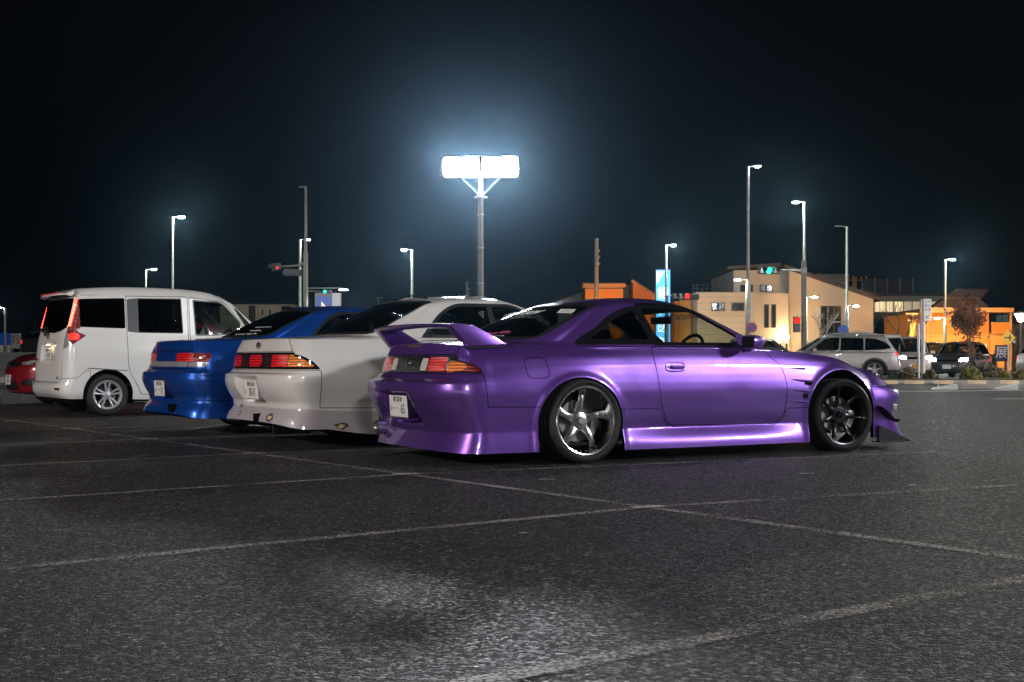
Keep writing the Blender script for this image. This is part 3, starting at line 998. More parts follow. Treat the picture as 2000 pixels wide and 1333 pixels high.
    MB().box((p[0] - .002, 0, .862), (.02, .27, .024)).build('high_stop_lamp', 'stop_lens', root, bevel=.004)
    # emblem on the dark panel
    p, nn = spot(sk, 0.0, .725, 'rear', lambda V: V[:, 0] < -.8)
    m = MB().lathe([(.026, 0), (.030, .004), (.034, 0)], 24, 'x', c=(p[0] - .004, 0, .725)).box((p[0] - .005, 0, .725), (.004, .075, .012))
    m.build('emblem', 'steel', root, smooth=True)
    # number plate with its bracket
    plate(root, -1.115, .408, R(-4), [('袖ケ浦 301', .048, .0, .052, .72), ('さ', .040, -.128, -.018, .9), ('・・', .070, -.055, -.018, .8), ('65', .105, .085, -.02, .72)])
    tube_on(root, 'plate_bracket', 'purple_paint', [(-1.02, -.15, .315), (-1.085, -.13, .312), (-1.085, .15, .312), (-1.02, .16, .315)], .008)
    # tail pipe
    m = MB().lathe([(.050, -1.065), (.053, -1.07), (.055, -1.06), (.055, -.95), (.047, -.95), (.047, -1.06), (.050, -1.065)], 28, 'x', c=(0, .56, .225))
    m.lathe([(.0, -1.02), (.047, -1.02)], 20, 'x', c=(0, .56, .225))
    m.build('tail_pipe', 'steel', root, smooth=True)
    # door handle
    for s in (1, -1):
        hp, hn = spot(sk, .815, .702, 'side', lambda V: V[:, 1] > .5)
        ring = []
        for k in range(25):
            a = 2 * math.pi * k / 24
            ex = .088 * math.copysign(abs(math.cos(a))**.6, math.cos(a)); ez = .034 * math.copysign(abs(math.sin(a))**.6, math.sin(a))
            q, _ = spot(sk, .815 + ex, .702 + ez, 'side', lambda V: V[:, 1] > .5)
            ring.append((.815 + ex, -s * (q[1] + .002), .702 + ez))
        h = MB().tube(ring, .0045, 6, caps=False).build('door_handle', 'purple_paint', root, smooth=True)
        MB().add([(r[0], r[1] - s * .0005, r[2]) for r in ring[:-1]], [tuple(range(24))]).build('handle_recess', 'purple_paint', h)
        MB().box((.832, -s * (hp[1] + .003), .694), (.120, .004, .034)).build('handle_slot', 'gap_black', h, bevel=.0015)
        MB().box((.832, -s * (hp[1] + .012), .702), (.115, .014, .026)).build('handle_grip', 'purple_paint', h, bevel=.006)
        MB().lathe([(0, 0), (.009, 0), (.009, .006)], 12, 'y', c=(.752, -s * (hp[1] + .006), .700)).build('door_lock', 'steel', h)
    # door mirrors
    for s in (1, -1):
        m = MB()
        vs, fs = [], []
        for i in range(9):
            t = i / 8
            x = 1.46 + .17 * t
            w = .082 * (1 - t**2.2 * .9); h = .056 * (1 - t**2.4 * .85)
            for k in range(16):
                a = 2 * math.pi * k / 16
                ex = math.copysign(abs(math.cos(a))**.55, math.cos(a)) * w; ez = math.copysign(abs(math.sin(a))**.55, math.sin(a)) * h
                vs.append((x, -s * (.925 + ex), .895 + ez + .01 * t))
        for i in range(8):
            fs += [(i * 16 + k, i * 16 + (k + 1) % 16, (i + 1) * 16 + (k + 1) % 16, (i + 1) * 16 + k) for k in range(16)]
        fs += [tuple(range(16)), tuple(range(8 * 16, 9 * 16))]
        hs = m.add(vs, fs).build('door_mirror', 'purple_paint', root, smooth=True, angle=50)
        MB().box((1.458, -s * .925, .895), (.006, .135, .088), rz=0).build('mirror_glass', 'gloss_black', hs, bevel=.02)
        MB().tube([(1.56, -s * .86, .868), (1.60, -s * .80, .858), (1.64, -s * .74, .858)], [.028, .03, .032], 8).build('mirror_arm', 'purple_paint', hs, smooth=True)
        MB().add([(1.50, -s * .758, .875), (1.70, -s * .745, .872), (1.50, -s * .70, .985)], [(0, 1, 2)]).build('mirror_base', 'purple_paint', hs)
    # louvres behind the front wheel
    for s in (1, -1):
        for x0, x1, z0, z1 in ((1.935, 2.115, .694, .688), (1.945, 2.185, .600, .580), (1.945, 2.14, .516, .502), (1.955, 2.12, .424, .415)):
            q0, _ = spot(sk, x0, z0, 'side', lambda V: V[:, 1] > .5); q1, _ = spot(sk, x1 - .02, z1, 'side', lambda V: V[:, 1] > .5)
            MB().tube([(x0, -s * (q0[1] - .004), z0), ((x0 + x1) / 2, -s * (q0[1] + .004), (z0 + z1) / 2), (x1, -s * (q1[1] + .008), z1)], [.003, .008, .010], 8).build('louvre', 'purple_paint', root, smooth=True)
        for x0, x1, z0, z1 in ((2.095, 2.165, .545, .578), (2.075, 2.125, .440, .488)):
            q, _ = spot(sk, (x0 + x1) / 2, (z0 + z1) / 2, 'side', lambda V: V[:, 1] > .5)
            MB().prism([(x0, z0 + .012), (x1, z0), (x1 + .01, z1 - .01), (x0 + .012, z1)], -s * (q[1] - .01), -s * (q[1] + .006)).build('louvre_opening', 'gap_black', root)
    # rivets of the body kit
    for s in (1, -1):
        for x, z in ((.33, .375), (.63, .375), (.70, .30), (1.90, .345), (2.10, .345), (1.935, .26), (2.10, .26), (-.775, .60), (-.765, .50), (-.765, .44), (-.42, .405)):
            q, nn = spot(sk, x, z, 'side', lambda V: V[:, 1] > .5)
            MB().lathe([(0, .004), (.004, .003), (.006, -.002)], 8, 'y', c=(x, 0, z)).build('rivet', 'dark_alloy', root, smooth=True).location = (0, -s * (q[1] + .001), 0)
    # canards and splitter
    for s in (1, -1):
        m = MB()
        vs = []
        for i in range(8):
            t = i / 7
            x = 2.90 + .30 * t; z = .375 - .125 * t + .03 * math.sin(math.pi * t) * -1
            q, _ = spot(sk, min(x, 3.1), z, 'side', lambda V: V[:, 1] > .3)
            vs += [(x, -s * (q[1] - .01), z), (x, -s * (q[1] + .02 + .065 * math.sin(math.pi * min(1, t + .25))), z - .012 + .01 * t), (x, -s * (q[1] - .01), z - .03)]
        fs = []
        for i in range(7):
            fs += [(3 * i + a, 3 * i + b, 3 * i + 3 + b, 3 * i + 3 + a) for a, b in ((0, 1), (1, 2))]
        m.add(vs, fs).build('canard', 'carbon', root)
        m = MB()
        pts = [(2.90, .060), (2.905, .205), (3.02, .165), (3.28, .062)]
        m.add([(p[0], -s * y, p[1]) for y in (.86, .885) for p in pts], [(0, 1, 2, 3), (7, 6, 5, 4), (0, 4, 5, 1), (1, 5, 6, 2), (2, 6, 7, 3), (3, 7, 4, 0)])
        m.add([(2.90, -s * .80, .062), (2.90, -s * .92, .060), (3.20, -s * .90, .060), (3.30, -s * .70, .062)] + [(2.90, -s * .80, .070), (2.90, -s * .92, .068), (3.20, -s * .90, .068), (3.30, -s * .70, .070)],
              [(0, 1, 2, 3), (4, 5, 6, 7), (0, 1, 5, 4), (1, 2, 6, 5), (2, 3, 7, 6)])
        m.build('splitter_wing', 'carbon', root)
        q, _ = spot(sk, 3.12, .36, 'side', lambda V: V[:, 1] > .2)
        MB().box((3.14, -s * (q[1] - .005), .355), (.05, .03, .05)).build('bumper_lamp', 'clear_lamp', root, bevel=.01)
    # cabin
    for s in (1, -1):
        seat(root, .98, s * .36, .22, h=.60)
        MB().box((.90, s * .735, .62), (1.75, .03, .46)).build('door_card', 'cabin_black', root)
    MB().box((.20, 0, .45), (.5, 1.2, .3)).box((-.02, 0, .68), (.14, 1.15, .42), ry=R(-20)).build('rear_seat', 'seat_cloth', root, bevel=.04)
    MB().box((-.32, 0, .865), (.50, 1.18, .02)).build('parcel_shelf', 'cabin_black', root)
    MB().prism([(1.45, .60), (1.42, .80), (1.55, .855), (1.98, .865), (1.98, .5)], -.72, .72).build('dashboard', 'cabin_black', root, bevel=.03)
    MB().box((.95, 0, .27), (2.2, 1.36, .05)).build('cabin_floor', 'cabin_black', root)
    steering(root, 1.30, -.36, .80, .175)
    MB().box((1.28, -.02, 1.088), (.035, .25, .062), rz=R(8)).build('inner_mirror', 'black_trim', root, bevel=.012)
    # stickers on the back window and the screen
    c = lambda V: V[:, 0] < .33
    text('FUNKSON', .115, 'sticker_white', root, None, None, name='window_lettering', sx=.95, shear=.55, mtx=on_skin(sk, .03, 1.115, 'rear', .010, cond=c))
    M = on_skin(sk, .455, 1.125, 'rear', .004, R(-6), cond=c)
    o = MB().box((0, 0, 0), (.13, .075, .001)).build('parking_label', 'sticker_white', root); o.matrix_local = M
    scrawl(o, 'plate_green', Matrix.Translation((0, 0, .001)), .10, .018, 8, 3, 'label_print', rows=2)
    scrawl(root, 'sticker_pink', on_skin(sk, .16, .955, 'rear', .005, cond=c), .17, .05, 6, 5)
    scrawl(root, 'sticker_pink', on_skin(sk, .32, .962, 'rear', .005, cond=c), .12, .055, 4, 8)
    scrawl(root, 'sticker_white', on_skin(sk, .22, .932, 'rear', .005, cond=c), .36, .018, 20, 9)
    scrawl(root, 'sticker_white', on_skin(sk, .05, .945, 'rear', .005, cond=c), .09, .03, 4, 2)
    cf = lambda V: V[:, 0] > 1.1
    text('FUNKSON', .13, 'decal_maroon', root, None, None, name='screen_lettering', shear=.5, mtx=on_skin(sk, .03, 1.115, 'rear', .006, cond=cf))
    return root
# ================================================================== the two saloons
def saloon(kind):
    white = kind == 'white'
    if white:
        root = thing('saloon_car', 'cream white saloon with full-width tail lamp bar and chipped rear skirt', 'car', (-1.42, 11.41, 0), R(33))
        pm = 'white_paint'
    else:
        root = thing('saloon_car', 'metallic blue saloon with red and clear tail lamps and dark rear window', 'car', (-2.79, 13.33, 0), R(34))
        pm = 'blue_paint'
    X = [-0.75, -0.38, 0.0, 0.40, 0.80, 1.30, 1.85, 2.30, 2.73, 3.08]
    def rg(rear, ys, zs, front):
        return (rear, [(x, y, z) for x, y, z in zip(X, ys, zs)], front)
    W = lambda a: [a - .012, a, a + .004, a + .002, a, a, a, a, a, a - .02]
    dk = .945 if white else .962
    lt = .812 if white else .832
    rb = .215 if white else .205
    rings = [
        rg((-1.125, rb, 4.2), W(.882), [.165, .115, .105, .11, .11, .11, .11, .12, .13, .14], (3.58, .15, 2.6)),
        rg((-1.115, rb + .045, 4.2), W(.874), [.22, .17, .16, .16, .16, .16, .16, .17, .18, .19], (3.57, .19, 2.6)),
        rg((-1.055, rb + .125, 4.0), W(.852), [.325, .31, .30, .27, .26, .26, .26, .28, .30, .28], (3.55, .26, 2.6)),
        rg((-1.065, rb + .175, 4.0), W(.850), [.385, .38, .36, .34, .33, .33, .33, .34, .36, .33], (3.56, .32, 2.6)),
        rg((-1.125, .475, 3.8), W(.862), [.465, .46, .45, .44, .43, .43, .43, .44, .45, .41], (3.58, .40, 2.6)),
        rg((-1.155, .560, 3.8), W(.872), [.555, .55, .54, .53, .53, .53, .53, .53, .53, .48], (3.58, .47, 2.6)),
        rg((-1.150, .628, 3.8), W(.872), [.622, .62, .62, .61, .61, .61, .61, .61, .60, .54], (3.56, .53, 2.5)),
        rg((-1.095, .648, 3.6), W(.866), [.655, .66, .665, .67, .67, .67, .67, .67, .655, .575], (3.53, .56, 2.4)),
        rg((-1.075, .682, 3.6), W(.862), [.690, .71, .72, .73, .73, .73, .73, .72, .69, .60], (3.51, .59, 2.3)),
        rg((-1.050, lt, 3.6), W(.845), [.805, .82, .825, .83, .83, .83, .825, .81, .76, .665], (3.47, .64, 2.2)),
        rg((-1.005, dk, 3.6), [.735, .775, .80, .812, .82, .82, .815, .80, .77, .70], [dk - .012, .93, .925, .92, .918, .915, .908, .875, .81, .715], (3.38, .70, 2.0)),
    ]
    gb = .985 if white else 1.0
    glassb = ((-.36, gb, 2.8), [(-.06, .655, gb - .012), (.06, .715, .975), (.25, .755, .962), (.50, .778, .952), (.85, .785, .946), (1.25, .785, .942), (1.60, .775, .938), (1.80, .755, .936), (1.92, .73, .936), (2.0, .695, .938)], (2.26, .955, 2.0))
    rail = ((.355, 1.325, 2.8), [(.41, .565, 1.275), (.47, .585, 1.285), (.56, .597, 1.293), (.70, .603, 1.300), (.92, .605, 1.305), (1.12, .600, 1.305), (1.27, .592, 1.297), (1.35, .582, 1.287), (1.42, .568, 1.275), (1.48, .54, 1.258)], (1.60, 1.305, 2.0))
    deck = mid_ring(rings[-1], glassb, 0.5, rear=.006, side=(.008, .002), front=.045)
    m1 = mid_ring(glassb, rail, 0.35, rear=.020, side=(.014, 0), front=.012)
    m2 = mid_ring(glassb, rail, 0.7, rear=.020, side=(.012, 0), front=.014)
    roof1 = mid_ring(rail, rail, 0.0)
    roof1 = ((.46, 1.348, 2.4), [(p[0] * .9 + .1, p[1] * .74, p[2] + .045) for p in rail[1]], (1.46, 1.330, 2.0))
    roof0 = ((.47, 1.360, 2.0), [(p[0] * .82 + .17, 0, 1.372 - .02 * abs(p[0] - .95)) for p in rail[1]], (1.40, 1.352, 2.0))
    rings += [deck, glassb, m1, m2, rail, roof1, roof0]
    xw = .09 if white else .03
    ra, fa = arch_g(xw, .30, .352, .352), arch_g(2.73, .31, .352, .352)
    def shape(V):
        for g in (ra, fa):
            q = np.maximum(g(V), 0)
            V[:, 1] += np.where(V[:, 1] > .5, .014 * np.exp(-(q / .03)**2), 0)
        L, z = V[:, 1], V[:, 2]
        z0, z1, w = (.375, .600, .225) if white else (.355, .560, .24)
        m = (1 - smooth01(w - .018, w + .018, L)) * smooth01(z0 - .012, z0 + .012, z) * (1 - smooth01(z1 - .012, z1 + .012, z))
        V[:, 0] += np.where(V[:, 0] < -.8, (.075 if white else .05) * m, 0)
        if not white:   # two ribs along the bumper
            rear = (V[:, 0] < -.78)
            for zz in (.585, .615):
                d = .010 * np.exp(-((z - zz) / .006)**2)
                V[:, 0] += np.where(rear & (L < .8), d, 0); V[:, 1] -= np.where((V[:, 0] < -.4) & (L >= .8), d, 0)
            # boot lid drops below a ridge line
            V[:, 0] += np.where(rear, .018 * np.exp(-((z - .87) / .04)**2) * (L < .62), 0)
        return V
    half = build_skin(rings, crease=(2, 3, 6, 7, 10, 12), dens=62, counts=(60, 135, 30), shape=shape)
    AND = lambda *gs: (lambda V: np.max([g(V) for g in gs], axis=0))
    Lr = lambda a, b: (lambda V: np.maximum(a - V[:, 1], V[:, 1] - b))
    Zr = lambda a, b: (lambda V: np.maximum(a - V[:, 2], V[:, 2] - b))
    Xm = lambda b: (lambda V: V[:, 0] - b)
    bw = round_poly([(-.2, gb + .022), (.575, gb + .014), (.605, gb + .03), (.548, 1.278), (.50, 1.298), (-.2, 1.318)], [0, .05, .05, .04, .04, 0])
    ws = round_poly([(-.2, .972), (.625, .962), (.64, .975), (.505, 1.25), (.45, 1.28), (-.2, 1.298)], [0, .02, .02, .03, .03, 0])
    dl = round_poly([(.22, .958), (.30, 1.04), (.43, 1.165), (.56, 1.250), (.68, 1.288), (1.25, 1.296), (1.36, 1.27), (1.88, .955)], [.02, .05, .1, .1, .06, .05, .08, .02])
    SG = lambda pl, off=0.0: (lambda V: np.maximum(sdf(pl, V[:, 0], V[:, 2]) + off, .4 - V[:, 1]))
    PG = lambda pl, off, lim: (lambda V: np.maximum(sdf(pl, V[:, 1], V[:, 2]) + off, V[:, 0] - lim))
    FG = lambda pl, off, lim: (lambda V: np.maximum(sdf(pl, V[:, 1], V[:, 2]) + off, lim - V[:, 0]))
    NX = lambda a, b: (lambda V: np.maximum(a - V[:, 0], V[:, 0] - b))
    gm = 'rear_glass' if white else 'privacy_glass'
    regions = [
        ('o', None, ra, dict(drop=1, rim=(0, -.035, 0))), ('o', None, fa, dict(drop=1, rim=(0, -.035, 0))),
        ('rear_window', gm, PG(bw, .010, .46), dict(both=1, push=-.004)),
        ('window_seal', 'black_trim', PG(bw, -.012, .46), dict(both=1, push=-.001)),
        ('windscreen', 'clear_glass', FG(ws, .01, 1.3), dict(both=1, push=-.004)),
        ('windscreen_seal', 'black_trim', FG(ws, -.01, 1.3), dict(both=1, push=-.001)),
        ('rear_door_window', 'green_glass' if white else 'smoke_glass', AND(SG(dl, .03), NX(-1, .985)), dict(push=-.005)),
        ('front_door_window', 'green_glass' if white else 'smoke_glass', AND(SG(dl, .03), NX(1.045, 3)), dict(push=-.005)),
        ('window_frame', 'black_trim', SG(dl), dict(push=-.001)),
    ]
    if white:
        lamp = lambda V: np.minimum(np.maximum(sdf([(-.1, .676), (.72, .676), (.72, .822), (-.1, .822)], V[:, 1], V[:, 2]), V[:, 0] + .9),
                                    np.maximum(sdf([(-1.3, .676), (-1.3, .822), (-1.03, .820), (-.95, .795), (-.87, .745), (-.80, .676)], V[:, 0], V[:, 2]), .6 - V[:, 1]))
        inner = lambda V: np.minimum(np.maximum(sdf([(-.1, .698), (.72, .698), (.72, .800), (-.1, .800)], V[:, 1], V[:, 2]), V[:, 0] + .9),
                                     np.maximum(sdf([(-1.3, .698), (-1.3, .800), (-1.03, .797), (-.96, .775), (-.88, .725), (-.845, .698)], V[:, 0], V[:, 2]), .6 - V[:, 1]))
        regions += [
            ('centre_reflector', 'red_lens', AND(inner, Lr(-1, .155)), dict(both=1)),
            ('reverse_lamp', 'smoked_lens', AND(inner, Lr(.165, .36)), {}),
            ('turn_lamp', 'amber_lens', AND(inner, Lr(.66, 1.2)), {}),
            ('tail_lamp', 'red_lens', AND(inner, Lr(.37, .652)), {}),
            ('lamp_surround', 'gloss_black', lamp, dict(both=1)),
        ]
        seam_x = -.795
    else:
        lamp = lambda V: np.minimum(np.maximum(sdf([(.30, .688), (.34, .832), (.95, .832), (.95, .688)], V[:, 1], V[:, 2]), V[:, 0] + .95),
                                    np.maximum(sdf([(-1.3, .688), (-1.3, .832), (-.86, .824), (-.85, .81), (-.915, .688)], V[:, 0], V[:, 2]), .6 - V[:, 1]))
        low = AND(lambda V: np.maximum(sdf([(-.1, .688), (.95, .688), (.95, .742), (-.1, .742)], V[:, 1], V[:, 2]), V[:, 0] + .90), lambda V: lamp(V) * 0 + np.maximum(-1.0, np.where(V[:, 1] > .45, lamp(V), -1)))
        regions += [
            ('reverse_lamp', 'clear_lamp', AND(low, Lr(.30, .62)), {}),
            ('garnish_panel', 'clear_lamp', AND(low, Lr(-1, .30)), dict(both=1)),
            ('turn_lamp', 'clear_lamp', AND(lamp, Zr(.690, .738), Lr(.63, 1.2)), {}),
            ('inner_tail_lamp', 'red_lens', AND(lamp, Lr(.2, .595), Zr(.745, .83)), {}),
            ('tail_lamp', 'red_lens', AND(lamp, Xm(-1.0), Zr(.745, .83)), {}),
            ('side_lamp', 'deep_red_lens', AND(lamp, Zr(.745, .83)), {}),
            ('lamp_surround', 'deep_red_lens', lamp, {}),
        ]
        seam_x = -.912
    rdoor = round_poly([(.16, .93), (.26, .75), (.36, .55), (.42, .33), (.46, .28), (1.02, .28), (1.06, .6), (1.06, .96)], .06)
    fdoor = round_poly([(1.075, .96), (1.075, .6), (1.04, .28), (1.95, .28), (2.05, .36), (2.09, .6), (2.05, .85), (1.94, .95)], .06)
    regions += [
        ('rear_door', pm, SG(rdoor), dict(gap=.007)), ('front_door', pm, SG(fdoor), dict(gap=.007)),
        ('skirt_lip', 'scuffed_white_paint' if white else pm, lambda V: sdf([(-1.5, -.1), (-1.5, rb + .122), (-.9, .338), (-.75, .322), (-.25, .305), (-.25, -.1)], V[:, 0], V[:, 2]), dict(both=1)),
        ('rear_bumper', pm, lambda V: sdf([(-1.5, -.1), (-1.5, .672), (seam_x, .672), (seam_x - .008, .35), (-.25, .34), (-.25, -.1)], V[:, 0], V[:, 2]), dict(both=1, gap=.006)),
        ('headlamp', 'clear_lamp', front_g([(.35, .58), (.36, .66), (.76, .68), (.80, .60)], .02, xmin=3.1), dict(gap=.006)),
        ('front_bumper', pm, lambda V: sdf([(2.92, -.1), (2.92, .57), (4, .57), (4, -.1)], V[:, 0], V[:, 2]), dict(both=1, gap=.006)),
        ('bonnet', pm, top_g([(2.06, -.3), (2.02, .73), (2.7, .72), (3.15, .62), (3.42, .5), (3.45, -.3)], .05, zmin=.6), dict(both=1, gap=.006)),
        ('boot_lid', pm, lambda V: np.maximum(np.maximum(V[:, 1] - (.69 - .12 * smooth01(.82, .95, V[:, 2])), (.825 if white else .845) - V[:, 2]), V[:, 0] + .42), dict(both=1, gap=.007)),
    ]
    ob = panels(half, regions, root, pm)
    liner(root, ob['_rest_skin'], .99, .022)
    for x in (xw, 2.73):
        for s in (True, False):
            wheel(root, x, .835, .302, .302, .225, .21, 'five', s, camber=R(-2))
    wells(root, (xw, 2.73), .31, .365, y1=.80)
    underbody(root, -.95, 3.2, .70, .16)
    sk = half
    cr = lambda V: V[:, 0] < .46
    if white:
        plate(root, -1.10, .488, R(-3), [('袖ケ浦 330', .050, .0, .050, .72), ('む', .042, -.135, -.022, .9), ('28-31', .105, .025, -.022, .66)])
        p, _ = spot(sk, -.05, .88, 'rear', lambda V: V[:, 0] < -.8)
        emblem(root, p[0] - .005, 0, .885)
        # chips in the skirt down to plastic and filler
        for pl, L, z, rr in (('rear', -.35, .335, .03), ('rear', -.27, .268, .034), ('rear', .46, .255, .062), ('side', -.62, .185, .055)):
            cnd = (lambda V: V[:, 0] < -.8) if pl == 'rear' else (lambda V: V[:, 1] > .6)
            for k, (mt, sc, off) in enumerate((('bare_plastic', 1.0, .0022), ('primer_yellow', .5, .0034))):
                if k and z > .3: continue
                n = 18
                pts = []
                for j in range(n):
                    a = 2 * math.pi * j / n
                    q = rr * sc * (0.65 + 0.5 * random.random())
                    aa, bb = (abs(L) if pl == 'rear' else L) + q * math.cos(a) * 1.25, z + q * math.sin(a) * .62
                    pt, nn = spot(sk, aa, bb, pl, cnd)
                    sg = -1 if (pl == 'side' or L > 0) else 1
                    v = pt + nn * off
                    pts.append((v[0], sg * v[1], v[2]))
                MB().add(pts, [tuple(range(n))]).build('paint_chip', mt, root)
        # notch cut for the exhaust and the silencer below
        MB().lathe([(.055, -1.02), (.06, -1.03), (.06, -.70), (.05, -.70), (.05, -1.02)], 24, 'x', c=(0, -.38, .165)).lathe([(0, -.95), (.05, -.95)], 20, 'x', c=(0, -.38, .165)).build('tail_pipe', 'burnt_steel', root, smooth=True)
        MB().prism([(-1.16, .205), (-1.16, .285), (-1.05, .285), (-1.05, .205)], -.20, -.24).build('skirt_notch', 'gap_black', root)
        MB().prism([(1.02, 1.366), (.96, 1.386), (1.0, 1.392), (1.2, 1.372)], -.34, .34).build('sunroof_visor', 'gloss_black', root, bevel=.008)
        tube_on(root, 'roof_aerial_base', 'black_trim', [(.60, 0, 1.36), (.52, 0, 1.385)], .01)
    else:
        plate(root, -1.125, .458, R(-3), [('袖ケ浦 330', .050, .0, .050, .72), ('そ', .042, -.130, -.022, .9), ('・', .09, -.09, -.022, .8), ('・71', .105, .055, -.022, .66)])
        for y in (.445, .525):
            m = MB().lathe([(.036, -1.135), (.040, -1.14), (.042, -1.13), (.042, -.9), (.034, -.9), (.034, -1.13), (.036, -1.135)], 24, 'x', c=(0, -y + .1, .262)).lathe([(0, -1.05), (.034, -1.05)], 20, 'x', c=(0, -y + .1, .262))
            m.build('tail_pipe', 'gap_black', root, smooth=True)
        for q, (L, z, w, h, n) in enumerate(((.40, 1.105, .26, .030, 12), (.385, 1.065, .20, .034, 8), (.30, 1.03, .46, .030, 6))):
            scrawl(root, 'sticker_white', on_skin(sk, L, z, 'rear', .008, cond=cr), w, h, n, q)
        scrawl(root, 'sticker_white', on_skin(sk, .42, 1.04, 'rear', .008, cond=cr, left=True), .3, .07, 5, 7)
    for s in (1, -1):
        m = MB().box((1.86, -s * .92, .985), (.10, .17, .11), rz=s * R(8))
        h = m.build('door_mirror', pm, root, bevel=.03)
        MB().box((1.806, -s * .92, .985), (.006, .14, .085), rz=s * R(8)).build('mirror_glass', 'gloss_black', h)
        MB().tube([(1.88, -s * .85, .96), (1.90, -s * .76, .945)], .025, 8).build('mirror_arm', pm, h)
        seat(root, 1.25, s * .36, .28, h=.62)
        MB().box((1.0, s * .745, .65), (1.9, .03, .5)).build('door_card', 'cabin_black', root)
    MB().box((.42, 0, .50), (.5, 1.3, .28)).box((.16, 0, .78), (.15, 1.3, .52), ry=R(-22)).build('rear_seat', 'seat_cloth', root, bevel=.04)
    MB().box((-.10, 0, .955), (.55, 1.2, .02)).build('parcel_shelf', 'cabin_black', root)
    MB().prism([(1.75, .66), (1.72, .88), (1.85, .935), (2.22, .945), (2.22, .6)], -.72, .72).build('dashboard', 'cabin_black', root, bevel=.03)
    MB().box((1.1, 0, .30), (2.3, 1.4, .05)).build('cabin_floor', 'cabin_black', root)
    steering(root, 1.60, -.37, .88)
    MB().box((1.52, 0, 1.21), (.03, .24, .06)).build('inner_mirror', 'black_trim', root, bevel=.012)
    return root
